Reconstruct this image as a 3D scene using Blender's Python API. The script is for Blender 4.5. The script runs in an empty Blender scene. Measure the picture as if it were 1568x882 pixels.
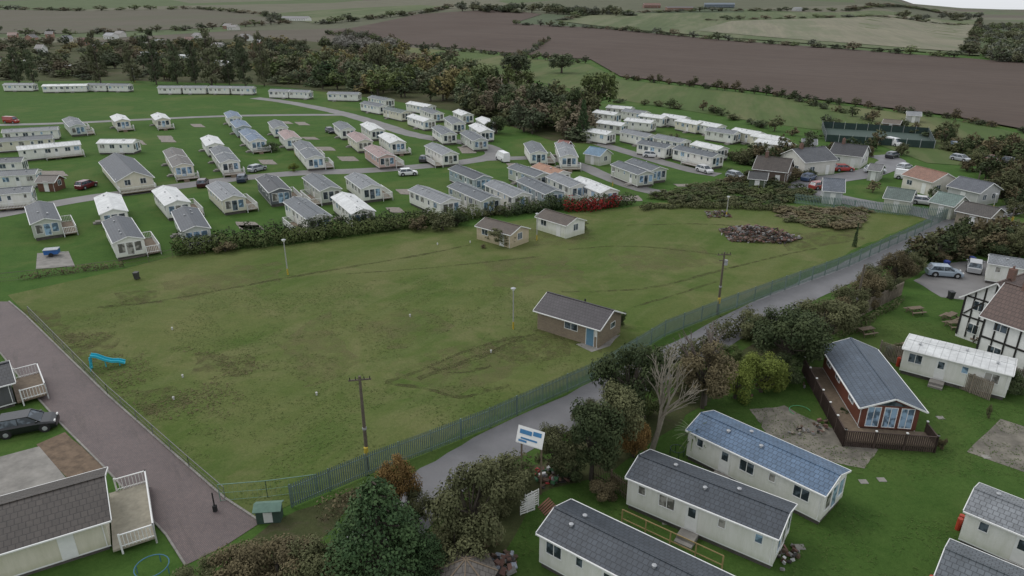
import bpy, math, random
import numpy as np
from mathutils import Vector, geometry, noise as mnoise
random.seed(7); rng=np.random.default_rng(7)
F=1059.0; PITCH=math.radians(22.0); CH=33.0
sp,cp=math.sin(PITCH),math.cos(PITCH)
scene=bpy.context.scene
col=scene.collection
def sstep(a):
    a=max(0.0,min(1.0,a)); return a*a*(3-2*a)
def terrain(x,y):
    if y<=450: return 0.0
    r=x/y
    w=1-0.93*sstep((r-0.47)/0.14)
    return 88*sstep((y-450)/2600.0)*w + 1.5*math.sin(x/170.0)*sstep((y-450)/400)
# site survey: photo reading -> position on the ground (or on a horizontal plane of height z)
def G(u,v,z=None):
    x=(u-784)/F; y=(v-441)/F
    d=(x,cp-y*sp,-(sp+y*cp))
    if z is not None:
        t=(z-CH)/d[2]; return Vector((d[0]*t,d[1]*t,z))
    if d[2]<-1e-6:
        t=-CH/d[2]
        if d[1]*t<=450: return Vector((d[0]*t,d[1]*t,0))
    t=420.0; prev=t
    while t<9000:
        if CH+d[2]*t<=terrain(d[0]*t,d[1]*t): break
        prev=t; t*=1.02
    lo,hi=prev,t
    for _ in range(20):
        m=(lo+hi)/2
        if CH+d[2]*m<=terrain(d[0]*m,d[1]*m): hi=m
        else: lo=m
    return Vector((d[0]*hi,d[1]*hi,terrain(d[0]*hi,d[1]*hi)))
def hgt(u,v,vt):
    p=G(u,v); y=(vt-441)/F
    dy=cp-y*sp; dz=-(sp+y*cp)
    return max(0.5,CH+p.y*dz/dy-p.z)
def ppm(v,u=784):
    p=G(u,v); return F/(p.y*cp+(CH-p.z)*sp)

# ---------------- materials
MC={}
def base(name):
    m=bpy.data.materials.new(name); m.use_nodes=True
    return m,m.node_tree,m.node_tree.nodes['Principled BSDF']
def noise(nt,vec,scale,detail=4,rough=.55,dist=0):
    n=nt.nodes.new('ShaderNodeTexNoise'); n.inputs['Scale'].default_value=scale
    n.inputs['Detail'].default_value=detail; n.inputs['Roughness'].default_value=rough
    n.inputs['Distortion'].default_value=dist
    nt.links.new(vec,n.inputs['Vector']); return n.outputs['Fac']
def ramp(nt,fac,a,b,ca=(0,0,0,1),cb=(1,1,1,1)):
    r=nt.nodes.new('ShaderNodeValToRGB'); r.color_ramp.elements[0].position=a; r.color_ramp.elements[1].position=b
    r.color_ramp.elements[0].color=ca; r.color_ramp.elements[1].color=cb
    nt.links.new(fac,r.inputs[0]); return r.outputs[0]
def c4(c): return (c[0],c[1],c[2],1)
def mix(nt,fac,a,b,mode='MIX'):
    n=nt.nodes.new('ShaderNodeMixRGB'); n.blend_type=mode
    for i,x in ((0,fac),(1,a),(2,b)):
        if isinstance(x,(int,float)): n.inputs[i].default_value=x
        elif isinstance(x,tuple): n.inputs[i].default_value=c4(x)
        else: nt.links.new(x,n.inputs[i])
    return n.outputs[0]
def bump(nt,b,h,s,d=.02):
    n=nt.nodes.new('ShaderNodeBump'); n.inputs['Strength'].default_value=s; n.inputs['Distance'].default_value=d
    nt.links.new(h,n.inputs['Height']); nt.links.new(n.outputs[0],b.inputs['Normal'])
def coord(nt,sc=None,rot=0):
    t=nt.nodes.new('ShaderNodeTexCoord').outputs['Object']
    if sc or rot:
        if rot:
            m0=nt.nodes.new('ShaderNodeMapping'); nt.links.new(t,m0.inputs[0]); m0.inputs['Rotation'].default_value=(0,0,rot); t=m0.outputs[0]
        if sc:
            mp=nt.nodes.new('ShaderNodeMapping'); nt.links.new(t,mp.inputs[0]); mp.inputs['Scale'].default_value=sc; t=mp.outputs[0]
    return t
def plain(name,c,rough=.7,var=.25,scale=2.0,metal=0,bmp=0):
    key=(name,c)
    if key in MC: return MC[key]
    m,nt,b=base(name); v=coord(nt)
    n=noise(nt,v,scale,6,.65)
    f=ramp(nt,n,.3,.75)
    o=mix(nt,f,tuple(x*(1-var) for x in c),tuple(min(1,x*(1+var*.5)) for x in c))
    nt.links.new(o,b.inputs['Base Color']); b.inputs['Roughness'].default_value=rough; b.inputs['Metallic'].default_value=metal
    if bmp: bump(nt,b,noise(nt,v,scale*8,4),bmp)
    MC[key]=m; return m
def siding(c):
    key=('siding',c)
    if key in MC: return MC[key]
    m,nt,b=base('wall_siding'); v=coord(nt)
    w=nt.nodes.new('ShaderNodeTexWave'); w.bands_direction='Z'; w.wave_profile='SAW'; w.inputs['Scale'].default_value=3.1
    nt.links.new(v,w.inputs['Vector'])
    st=coord(nt,(1.5,1.5,.25)); n=noise(nt,st,1.6,6,.7)
    dirt=ramp(nt,n,.3,.65)
    o=mix(nt,dirt,tuple(x*y for x,y in zip(c,(.84,.85,.80))),c)
    sx=nt.nodes.new('ShaderNodeSeparateXYZ'); nt.links.new(v,sx.inputs[0])
    mr=nt.nodes.new('ShaderNodeMapRange'); mr.inputs['From Min'].default_value=.4; mr.inputs['From Max'].default_value=.9
    nt.links.new(sx.outputs[2],mr.inputs[0])
    o=mix(nt,mr.outputs[0],mix(nt,1,o,(.84,.86,.78),'MULTIPLY'),o)
    g=ramp(nt,w.outputs['Fac'],.0,.12)
    o=mix(nt,g,mix(nt,.4,o,tuple(x*.4 for x in c)),o)
    nt.links.new(o,b.inputs['Base Color']); b.inputs['Roughness'].default_value=.55
    bump(nt,b,w.outputs['Fac'],.4,.015)
    MC[key]=m; return m
def roofmat(c,flat=False,big=1.0):
    key=('roof',c,flat,big)
    if key in MC: return MC[key]
    m,nt,b=base('roof_sheet' if flat else 'roof_tiles'); v=coord(nt)
    n=ramp(nt,noise(nt,v,.9,8,.75),.3,.72)
    o=mix(nt,n,tuple(x*.66 for x in c),tuple(min(1,x*1.18) for x in c))
    if not flat:
        bk=nt.nodes.new('ShaderNodeTexBrick'); nt.links.new(v,bk.inputs['Vector'])
        bk.inputs['Scale'].default_value=1; bk.inputs['Brick Width'].default_value=.34*big; bk.inputs['Row Height'].default_value=.36*big
        bk.inputs['Mortar Size'].default_value=.03*big; bk.inputs['Mortar Smooth'].default_value=.6
        bk.inputs['Color1'].default_value=(1,1,1,1); bk.inputs['Color2'].default_value=(.82,.82,.82,1); bk.inputs['Mortar'].default_value=(.42,.42,.42,1)
        o=mix(nt,1.0,o,bk.outputs['Color'],'MULTIPLY')
        bump(nt,b,bk.outputs['Color'],.6,.03)
    else:
        w=nt.nodes.new('ShaderNodeTexWave'); w.bands_direction='X'; w.inputs['Scale'].default_value=.5
        nt.links.new(v,w.inputs['Vector'])
        o=mix(nt,ramp(nt,w.outputs['Fac'],0,.06),mix(nt,.35,o,(.1,.1,.1)),o)
    o=mix(nt,ramp(nt,noise(nt,v,3,8,.8),.60,.74),o,tuple(x*.6 for x in (c[0],c[1]*1.03,c[2]*.85)))
    nt.links.new(o,b.inputs['Base Color']); b.inputs['Roughness'].default_value=.5
    MC[key]=m; return m
def brickmat(name,c1,c2,mo,bw=.23,rh=.075,ground=False):
    key=('brick',name)
    if key in MC: return MC[key]
    m,nt,b=base(name); v=coord(nt)
    bk=nt.nodes.new('ShaderNodeTexBrick')
    if not ground:
        sx=nt.nodes.new('ShaderNodeSeparateXYZ'); nt.links.new(v,sx.inputs[0])
        ad=nt.nodes.new('ShaderNodeMath'); nt.links.new(sx.outputs[0],ad.inputs[0]); nt.links.new(sx.outputs[1],ad.inputs[1])
        cx=nt.nodes.new('ShaderNodeCombineXYZ'); nt.links.new(ad.outputs[0],cx.inputs[0]); nt.links.new(sx.outputs[2],cx.inputs[1])
        nt.links.new(cx.outputs[0],bk.inputs['Vector'])
    else:
        nt.links.new(coord(nt,None,.7),bk.inputs['Vector'])
    bk.inputs['Scale'].default_value=1; bk.inputs['Brick Width'].default_value=bw; bk.inputs['Row Height'].default_value=rh
    bk.inputs['Mortar Size'].default_value=.008 if not ground else .02
    bk.inputs['Color1'].default_value=c4(c1); bk.inputs['Color2'].default_value=c4(c2); bk.inputs['Mortar'].default_value=c4(mo)
    n=ramp(nt,noise(nt,v,.3,8,.72),.3,.7)
    o=mix(nt,n,mix(nt,1,bk.outputs['Color'],(.74,.75,.77),'MULTIPLY'),bk.outputs['Color'])
    if ground:
        o=mix(nt,ramp(nt,noise(nt,v,2.5,8,.8),.3,.7),mix(nt,1,o,(.72,.72,.74),'MULTIPLY'),o)
        o=mix(nt,ramp(nt,noise(nt,coord(nt,(1,.12,1),-.62),.9,5,.7),.55,.7),o,mix(nt,1,o,(.78,.79,.77),'MULTIPLY'))
    nt.links.new(o,b.inputs['Base Color']); b.inputs['Roughness'].default_value=.7
    MC[key]=m; return m
def grass(name,c1,c2,c3,mow=0,dry=(.5,.66),bare=None):
    m,nt,b=base(name); v=coord(nt)
    big=noise(nt,v,.045,7,.68,.8); mid=noise(nt,v,.3,8,.75,.3); fine=noise(nt,v,3.2,6,.8); vf=noise(nt,v,14.0,4,.8)
    o=mix(nt,ramp(nt,mid,.34,.66),c1,c2)
    o=mix(nt,ramp(nt,big,dry[0],dry[1]),o,c3)
    if mow:
        s=noise(nt,coord(nt,(1,.07,1),mow),.55,4,.6,.3); o=mix(nt,mix(nt,1.0,ramp(nt,s,.42,.68),(.45,.45,.45),'MULTIPLY'),o,tuple(x*.4+y*.6+.014 for x,y in zip(c2,c3)))
        s=noise(nt,coord(nt,(1,.04,1),mow+1.15),.8,3,.6); o=mix(nt,ramp(nt,s,.35,.65),mix(nt,1.0,o,(.88,.92,.88),'MULTIPLY'),o)
        st=noise(nt,v,.10,8,.7,.5); o=mix(nt,mix(nt,1.0,ramp(nt,st,.50,.64),(.55,.55,.55),'MULTIPLY'),o,(.175,.165,.078))
    if bare:
        bb=noise(nt,v,.16,9,.8,.4); o=mix(nt,ramp(nt,bb,bare[1],bare[1]+.09),o,bare[0])
    o=mix(nt,ramp(nt,fine,.32,.68),mix(nt,1.0,o,(.80,.83,.78),'MULTIPLY'),mix(nt,1.0,o,(1.18,1.15,1.15),'MULTIPLY'))
    o=mix(nt,ramp(nt,vf,.35,.65),mix(nt,1.0,o,(.80,.82,.80),'MULTIPLY'),mix(nt,1.0,o,(1.08,1.08,1.08),'MULTIPLY'))
    nt.links.new(o,b.inputs['Base Color']); b.inputs['Roughness'].default_value=.95
    b.inputs['Specular IOR Level'].default_value=.12
    bump(nt,b,fine,.45,.06)
    return m
def soil(name,c1,c2,rot,sc=1.2,extra=None):
    m,nt,b=base(name); v=coord(nt)
    o=mix(nt,ramp(nt,noise(nt,v,.008,8,.7,.5),.35,.65),c1,c2)
    s=noise(nt,coord(nt,(1,.012,1),rot),sc*.2,4,.7)
    o=mix(nt,ramp(nt,s,.35,.65),mix(nt,1,o,(.82,.83,.84),'MULTIPLY'),o)
    o=mix(nt,ramp(nt,noise(nt,v,.12,8,.75),.3,.7),mix(nt,1,o,(.86,.86,.86),'MULTIPLY'),o)
    if extra: o=mix(nt,ramp(nt,noise(nt,coord(nt,(1,.15,1),rot),.02,7,.7),.48,.6),o,extra)
    nt.links.new(o,b.inputs['Base Color']); b.inputs['Roughness'].default_value=.95; b.inputs['Specular IOR Level'].default_value=.1
    return m
def tarmac(name,c,rough=.6,wet=.0):
    m,nt,b=base(name); v=coord(nt)
    n1=noise(nt,v,.25,8,.6,.3); n2=noise(nt,v,14,4,.7); n3=noise(nt,v,.12,2,.4)
    o=mix(nt,ramp(nt,n1,.3,.7),tuple(x*.78 for x in c),tuple(x*1.15 for x in c))
    o=mix(nt,ramp(nt,n2,.3,.7),mix(nt,1,o,(.85,.85,.85),'MULTIPLY'),o)
    nt.links.new(o,b.inputs['Base Color'])
    r=ramp(nt,n3,.35,.65,(rough-wet,)*3+(1,),(rough,)*3+(1,)); nt.links.new(r,b.inputs['Roughness'])
    return m
def wornmat(name,c,lo=.42,hi=.58,sc=.8,amt=.7):
    m,nt,b=base(name); v=coord(nt)
    n=noise(nt,v,sc,8,.75,.3); f=ramp(nt,n,lo,hi,(0,0,0,1),(amt,amt,amt,1))
    o=mix(nt,ramp(nt,noise(nt,v,4,5,.8),.3,.7),tuple(x*.75 for x in c),tuple(x*1.15 for x in c))
    nt.links.new(o,b.inputs['Base Color']); b.inputs['Roughness'].default_value=.95; b.inputs['Specular IOR Level'].default_value=.1
    nt.links.new(f,b.inputs['Alpha'])
    return m
def leafmat(c1,c2,name='foliage'):
    key=('leaf',c1,c2)
    if key in MC: return MC[key]
    m,nt,b=base(name)
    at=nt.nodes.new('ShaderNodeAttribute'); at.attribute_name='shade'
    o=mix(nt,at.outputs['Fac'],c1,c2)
    oi=nt.nodes.new('ShaderNodeObjectInfo')
    hs=nt.nodes.new('ShaderNodeHueSaturation')
    mr=nt.nodes.new('ShaderNodeMapRange'); mr.inputs['To Min'].default_value=.8; mr.inputs['To Max'].default_value=1.25
    nt.links.new(oi.outputs['Random'],mr.inputs[0]); nt.links.new(mr.outputs[0],hs.inputs['Value'])
    nt.links.new(o,hs.inputs['Color'])
    nt.links.new(hs.outputs[0],b.inputs['Base Color']); b.inputs['Roughness'].default_value=.8; b.inputs['Specular IOR Level'].default_value=.15
    MC[key]=m; return m
def glassmat(c=(.03,.04,.05),r=.12):
    key=('glass',c)
    if key in MC: return MC[key]
    m,nt,b=base('window_glass'); v=coord(nt)
    o=mix(nt,ramp(nt,noise(nt,v,1.3,2),.45,.55),c,tuple(x*2.8+.03 for x in c))
    nt.links.new(o,b.inputs['Base Color']); b.inputs['Roughness'].default_value=r
    MC[key]=m; return m
GLASS=glassmat(); WHITE=plain('white_upvc',(.78,.78,.76),.4,.1); DARK=plain('dark_void',(.02,.02,.02),.9,.2)
SKIRT=plain('skirting',(.1,.09,.08),.9,.4); METAL=plain('galvanised_metal',(.42,.43,.44),.5,.2,metal=.3)
WOOD=plain('weathered_timber',(.19,.145,.10),.8,.35,3); CONC=plain('concrete',(.27,.255,.23),.9,.45,.6,bmp=.2)
BARK=plain('bark',(.09,.075,.058),.95,.4,6)

# ---------------- mesh builder
class MB:
    def __init__(s): s.v=[];s.f=[];s.m=[];s.mats=[]
    def mi(s,mat):
        if mat not in s.mats: s.mats.append(mat)
        return s.mats.index(mat)
    def poly(s,pts,mat):
        n=len(s.v); s.v+= [tuple(p) for p in pts]; s.f.append(tuple(range(n,n+len(pts)))); s.m.append(s.mi(mat))
    def box(s,x0,x1,y0,y1,z0,z1,mat):
        n=len(s.v)
        s.v+=[(x0,y0,z0),(x1,y0,z0),(x1,y1,z0),(x0,y1,z0),(x0,y0,z1),(x1,y0,z1),(x1,y1,z1),(x0,y1,z1)]
        for f in ((0,3,2,1),(4,5,6,7),(0,1,5,4),(1,2,6,5),(2,3,7,6),(3,0,4,7)):
            s.f.append(tuple(n+i for i in f)); s.m.append(s.mi(mat))
    def beam(s,a,b,w,h,mat):
        a=Vector(a);b=Vector(b);d=(b-a).normalized()
        up=Vector((0,0,1)) if abs(d.z)<.95 else Vector((1,0,0))
        sd=d.cross(up).normalized()*w/2; u=sd.cross(d).normalized()*h/2
        n=len(s.v)
        for p in (a,b):
            for q in (-sd-u,sd-u,sd+u,-sd+u): s.v.append(tuple(p+q))
        for f in ((0,1,2,3),(7,6,5,4),(0,4,5,1),(1,5,6,2),(2,6,7,3),(3,7,4,0)):
            s.f.append(tuple(n+i for i in f)); s.m.append(s.mi(mat))
    def cyl(s,a,b,r0,r1,mat,k=10):
        a=Vector(a);b=Vector(b);d=(b-a).normalized()
        up=Vector((0,0,1)) if abs(d.z)<.95 else Vector((1,0,0))
        x=d.cross(up).normalized(); y=x.cross(d); n=len(s.v)
        for p,r in ((a,r0),(b,r1)):
            for i in range(k):
                t=2*math.pi*i/k; s.v.append(tuple(p+x*math.cos(t)*r+y*math.sin(t)*r))
        for i in range(k):
            j=(i+1)%k; s.f.append((n+i,n+j,n+k+j,n+k+i)); s.m.append(s.mi(mat))
        s.f.append(tuple(n+i for i in range(k))); s.m.append(s.mi(mat))
        s.f.append(tuple(n+k+i for i in range(k))); s.m.append(s.mi(mat))
    def slab(s,q,t,mat):
        n=len(s.v); s.v+=[tuple(p) for p in q]+[(p[0],p[1],p[2]-t) for p in q]
        for f in ((0,1,2,3),(7,6,5,4),(0,4,5,1),(1,5,6,2),(2,6,7,3),(3,7,4,0)):
            s.f.append(tuple(n+i for i in f)); s.m.append(s.mi(mat))
    def obj(s,name,loc=(0,0,0),rz=0,smooth=False):
        me=bpy.data.meshes.new(name); me.from_pydata(s.v,[],s.f)
        for m in s.mats: me.materials.append(m)
        me.polygons.foreach_set('material_index',s.m)
        if smooth: me.polygons.foreach_set('use_smooth',[True]*len(s.f))
        me.update(); o=bpy.data.objects.new(name,me); o.location=loc; o.rotation_euler=(0,0,rz); col.objects.link(o); return o

# ---------------- ground
def make_ground():
    ys=[-80,-20,40,100,200,300,400]+list(range(450,3400,40))+[3500,3700,4000,4500,5200,6500,9000,14000]
    xs=list(range(-2600,2601,50)); xs=[-12000,-8000,-5000,-3500]+xs+[3500,5000,8000,12000]
    V=[(x,y,terrain(x,y)) for y in ys for x in xs]; n=len(xs)
    Fc=[(j*n+i,j*n+i+1,(j+1)*n+i+1,(j+1)*n+i) for j in range(len(ys)-1) for i in range(n-1)]
    me=bpy.data.meshes.new('ground'); me.from_pydata(V,[],Fc); me.polygons.foreach_set('use_smooth',[True]*len(Fc))
    m=grass('park_grass',(.046,.100,.020),(.070,.128,.028),(.096,.132,.038),bare=((.11,.095,.055),.66))
    nt=m.node_tree; b=nt.nodes['Principled BSDF']
    prev=b.inputs['Base Color'].links[0].from_socket
    v=coord(nt)
    vo=nt.nodes.new('ShaderNodeTexVoronoi'); vo.inputs['Scale'].default_value=.0032
    nt.links.new(coord(nt,(1,.6,1),.3),vo.inputs['Vector'])
    sx=nt.nodes.new('ShaderNodeSeparateXYZ'); nt.links.new(vo.outputs['Color'],sx.inputs[0])
    r=nt.nodes.new('ShaderNodeValToRGB'); r.color_ramp.interpolation='CONSTANT'
    e=r.color_ramp.elements; e[0].color=(.125,.13,.085,1); e[1].position=.28; e[1].color=(.11,.14,.07,1)
    for p,c in ((.5,(.13,.115,.09,1)),(.7,(.16,.155,.11,1)),(.86,(.095,.12,.07,1))):
        x=e.new(p); x.color=c
    nt.links.new(sx.outputs[0],r.inputs[0])
    far=mix(nt,ramp(nt,noise(nt,v,.02,8,.7),.3,.7),mix(nt,1,r.outputs[0],(.78,.78,.78),'MULTIPLY'),r.outputs[0])  # distant field colours painted paler to stand for haze
    s2=nt.nodes.new('ShaderNodeSeparateXYZ'); nt.links.new(v,s2.inputs[0])
    mr=nt.nodes.new('ShaderNodeMapRange'); mr.inputs['From Min'].default_value=560; mr.inputs['From Max'].default_value=640
    nt.links.new(s2.outputs[1],mr.inputs[0])
    nt.links.new(mix(nt,mr.outputs[0],prev,far),b.inputs['Base Color'])
    me.materials.append(m); o=bpy.data.objects.new('ground',me); col.objects.link(o)
make_ground()

def densify(P,step,rough):
    out=[]
    n=len(P)
    for i in range(n):
        a,b=P[i],P[(i+1)%n]; L=(b-a).length; k=max(1,min(60,int(L/step)))
        for j in range(k):
            p=a.lerp(b,j/k)
            if rough: p=p+Vector((random.uniform(-rough,rough),random.uniform(-rough,rough),0))
            out.append(p)
    return out
def patch(name,px,mat,dz=.02,rough=0,step=1.5,far=False):
    P=[G(u,v) for u,v in px]
    if rough or far: P=densify(P,step if not far else 40,rough)
    if not far:
        me=bpy.data.meshes.new(name); me.from_pydata([(p.x,p.y,dz) for p in P],[],[tuple(range(len(P)))])
    else:
        V2=[Vector((p.x,p.y)) for p in P]; n=len(V2)
        x0=min(p.x for p in P);x1=max(p.x for p in P);y0=min(p.y for p in P);y1=max(p.y for p in P)
        st=max(35,(max(x1-x0,y1-y0))/70)
        x=x0+st/2
        while x<x1:
            y=y0+st/2
            while y<y1: V2.append(Vector((x+random.uniform(-3,3),y+random.uniform(-3,3)))); y+=st
            x+=st
        r=geometry.delaunay_2d_cdt(V2,[],[list(range(n))],1,1e-4)
        me=bpy.data.meshes.new(name); me.from_pydata([(p.x,p.y,terrain(p.x,p.y)+dz) for p in r[0]],[],r[2])
    me.materials.append(mat)
    o=bpy.data.objects.new(name,me); col.objects.link(o)
    if len(me.polygons) and me.polygons[0].normal.z<0: me.flip_normals()
    return o
def chaikin(P,k=2):
    for _ in range(k):
        Q=[P[0]]
        for a,b in zip(P[:-1],P[1:]): Q+=[a.lerp(b,.25),a.lerp(b,.75)]
        Q.append(P[-1]); P=Q
    return P
def strip(name,px,w,mat,dz=.03,jit=.0,off=0):
    P=chaikin([G(u,v) for u,v in px]); V=[];Fc=[]
    Q=[]
    for a,b in zip(P[:-1],P[1:]):
        k=max(1,int((b-a).length/2)); Q+=[a.lerp(b,i/k) for i in range(k)]
    Q.append(P[-1])
    for i,p in enumerate(Q):
        d=(Q[min(i+1,len(Q)-1)]-Q[max(i-1,0)]); d.z=0; d.normalize(); n=Vector((-d.y,d.x,0)); p=p+n*off
        a=p+n*(w/2+random.uniform(-jit,jit)); b=p-n*(w/2+random.uniform(-jit,jit))
        V+=[(a.x,a.y,p.z+dz),(b.x,b.y,p.z+dz)]
        if i: Fc.append((2*i-2,2*i-1,2*i+1,2*i))
    me=bpy.data.meshes.new(name); me.from_pydata(V,[],Fc); me.materials.append(mat)
    o=bpy.data.objects.new(name,me); col.objects.link(o)
    if me.polygons[0].normal.z<0: me.flip_normals()
    return o
FIELD=grass('field_grass',(.070,.110,.024),(.094,.130,.034),(.138,.148,.055),mow=.62,dry=(.40,.64),bare=((.12,.10,.055),.68))
GARDEN=grass('garden_grass',(.044,.090,.018),(.066,.116,.027),(.092,.124,.036),dry=(.5,.72),bare=((.11,.10,.06),.65))
SCRUB=grass('scrub_ground',(.055,.068,.028),(.075,.08,.036),(.10,.085,.055),bare=((.09,.075,.05),.54))
patch('mown_field',[(12,452),(190,412),(265,392),(450,374),(660,347),(730,347),(830,332),(960,318),(1010,310),(1180,316),(1300,320),(1446,333),(1180,452),(1010,514),(920,574),(750,656),(560,728),(450,770),(398,797),(345,768),(165,610),(40,480)],FIELD,.015)
patch('garden_lawn',[(1050,640),(1130,575),(1210,545),(1290,505),(1385,450),(1480,455),(1560,470),(1700,560),(1900,1000),(700,1000),(760,840),(830,740),(980,700)],GARDEN,.015,.2)
patch('scrub_verge',[(300,900),(420,800),(560,745),(660,715),(690,720),(640,780),(700,770),(930,620),(1060,535),(1190,475),(1300,425),(1390,385),(1400,420),(1300,500),(1200,550),(1120,580),(1040,650),(940,720),(820,760),(770,850),(740,960),(250,960)],SCRUB,.022,.25)
patch('woodland_floor',[(-60,66),(200,64),(420,58),(600,74),(740,96),(800,118),(905,165),(910,222),(840,215),(760,185),(700,172),(600,154),(480,138),(400,130),(200,124),(-60,124)],SCRUB,.05,1.0,5,far=True)
W1=wornmat('worn_turf',(.085,.085,.038),.40,.60,.9,.6); W2=wornmat('dry_turf',(.185,.17,.085),.42,.66,.35,.5); W3=wornmat('bare_earth_turf',(.12,.105,.055),.44,.66,.6,.6)
for i,(px,w) in enumerate([([(150,470),(215,466),(330,446),(450,423),(560,405),(660,388),(720,375)],.6),([(590,586),(650,565),(745,525),(820,512)],.5),([(590,586),(650,594),(700,612),(740,600),(780,590)],.5),([(650,560),(700,575),(752,560)],.4),([(860,447),(940,446),(1010,440),(1080,420),(1180,395),(1250,380)],.5),([(870,382),(960,375),(1060,385),(1120,392)],.4),([(970,470),(1040,450),(1105,428)],.4),([(530,420),(640,412),(760,400),(830,392)],.4),([(960,345),(1080,342),(1180,350)],.4),([(640,580),(720,552),(800,520)],.8)]):
    strip('worn_track',px,w,W1,.024+i*.0005,.15)
for i,px in enumerate([[(600,575),(745,520),(800,560),(700,610)],[(640,545),(730,520),(760,535),(680,575)],[(730,400),(860,392),(900,430),(760,440)],[(540,500),(640,470),(700,500),(600,540)],[(930,390),(1060,375),(1110,400),(980,425)],[(250,430),(420,400),(440,430),(280,460)],[(420,520),(500,480),(560,560),(470,600)],[(800,350),(900,350),(910,370),(820,375)]]):
    patch('dry_grass_patch',px,W2,.017+i*.0004,.8)
for i,px in enumerate([[(95,520),(150,505),(190,515),(160,545),(110,540)],[(190,600),(260,590),(300,615),(230,640)],[(175,450),(235,445),(250,462),(190,468)],[(300,540),(400,545),(380,575),(290,570)],[(735,535),(790,512),(860,520),(880,545),(800,560)],[(1180,360),(1300,350),(1330,365),(1210,385)],[(25,470),(90,480),(150,560),(110,545)],[(820,497),(920,527),(915,540),(815,508)]]):
    patch('worn_turf_patch',px,W3,.0205+i*.0004,.5)
BROWN=soil('ploughed_soil',(.106,.080,.066),(.124,.096,.080),-.75)
LEFTF=soil('stubble_soil',(.135,.125,.092),(.155,.14,.11),1.2,extra=(.112,.115,.078))  # far stubble and pasture are paled: haze put into their colours
TAN=soil('stubble_soil',(.22,.21,.15),(.27,.25,.18),.3,extra=(.16,.17,.11))
GRN=soil('pasture',(.11,.14,.068),(.135,.16,.082),.3,extra=(.15,.16,.095))
GRN2=soil('pasture',(.085,.128,.042),(.11,.145,.055),.3,extra=(.14,.145,.07))
patch('ploughed_field',[(500,50),(640,22),(760,14),(830,22),(785,36),(930,44),(1110,62),(1300,76),(1480,90),(1600,100),(1600,206),(1450,178),(1280,157),(1150,140),(950,118),(905,92),(830,86),(740,78),(620,68)],BROWN,.5,0,far=True)
patch('stubble_field',[(-120,14),(120,17),(300,14),(395,24),(440,34),(300,44),(100,52),(-120,52)],LEFTF,.5,0,far=True)
patch('stubble_field',[(400,22),(520,14),(640,8),(680,10),(600,22),(480,36)],GRN,.6,0,far=True)
patch('pasture_field',[(850,32),(900,22),(1100,20),(1300,19),(1500,30),(1500,86),(1300,72),(1110,58),(930,42)],GRN,.7,0,far=True)
patch('stubble_field',[(1120,33),(1300,28),(1430,30),(1495,38),(1482,82),(1380,74),(1200,60),(1065,48)],TAN,1.0,0,far=True)
patch('pasture_field',[(620,72),(740,82),(900,98),(950,122),(1150,144),(1450,182),(1600,212),(1600,262),(1420,250),(1300,205),(1180,190),(960,155),(800,120),(640,90)],GRN2,.08,0,far=True)
patch('sea',[(1440,14.2),(1640,14.2),(1640,18.5),(1480,18)],plain('sea_water',(.50,.53,.56),.6,.05),1.6,0,far=True)
# roads
TAR=tarmac('lane_tarmac',(.175,.172,.178),.6,.15); TARP=tarmac('park_road_tarmac',(.20,.192,.186),.7,.1)
lane=[(552,858),(650,755),(722,706),(802,664),(904,616),(1003,565),(1093,517),(1183,469),(1293,420),(1392,371),(1450,344),(1530,325),(1600,312)]
strip('lane_verge',lane,7.4,GARDEN,.03,.3)
strip('lane_road',lane,4.5,TAR,.05,.15)
strip('side_road',[(1455,338),(1400,322),(1330,314),(1262,300),(1225,292),(1240,278),(1320,268),(1352,258),(1372,246),(1340,238)],6,TAR,.054,.2)
PR=[(-20,332),(130,303),(240,290),(370,272),(470,264),(560,262),(680,252),(740,244),(762,236),(745,222),(640,210),(575,188),(520,172),(440,156),(390,150)]
strip('park_road',PR,5.0,TARP,.03,.15)
strip('park_road',[(-20,192),(100,189),(200,184),(330,178),(440,176),(540,176)],4,TARP,.035,.1)
strip('park_road',[(740,244),(860,240),(960,285),(1030,300)],4,TARP,.040,.1)
strip('park_road',[(900,215),(985,240),(1060,262),(1100,268)],4,TARP,.044,.1)
patch('car_park',[(1400,430),(1440,405),(1500,398),(1600,410),(1600,455),(1500,462),(1440,455)],TARP,.03,.1)
strip('side_road',[(1392,368),(1440,360),(1500,352),(1600,352)],5,TAR,.058,.1)
BLOCK=brickmat('block_paving',(.205,.145,.132),(.165,.122,.116),(.12,.10,.095),.2,.1,ground=True)
patch('brick_road',[(-60,462),(14,462),(40,484),(165,606),(345,764),(400,800),(345,836),(284,866),(255,820),(160,716),(92,648),(40,590),(0,540),(-60,500)],BLOCK,.03)
def kerb(name,px,w,h,mat,z0=0):
    P=[G(u,v) for u,v in px]; mb=MB()
    for a,b in zip(P[:-1],P[1:]):
        k=max(1,int((b-a).length/.9))
        for i in range(k):
            p=a.lerp(b,i/k); q=a.lerp(b,(i+.97)/k); mb.beam(p+Vector((0,0,h/2+z0)),q+Vector((0,0,h/2+z0)),w,h,mat)
    return mb.obj(name)
kerb('kerb',[(14,462),(40,484),(165,606),(345,764),(400,800)],.15,.12,CONC)
kerb('kerb',[(284,866),(255,820),(160,716),(92,648),(40,590),(0,540)],.13,.1,CONC)
patch('concrete_driveway',[(-60,716),(60,684),(106,738),(-60,790)],CONC,.04)
patch('dirt_bed',[(55,682),(100,662),(165,722),(110,742)],plain('bare_soil',(.17,.12,.08),.95,.5,1.5),.036,.1)
OLDC=plain('old_concrete',(.20,.182,.148),.9,.6,.6,bmp=.3)
patch('patio_slab',[(1150,628),(1200,622),(1345,690),(1322,718),(1262,706),(1180,672)],OLDC,.035,.12,.5)
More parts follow.
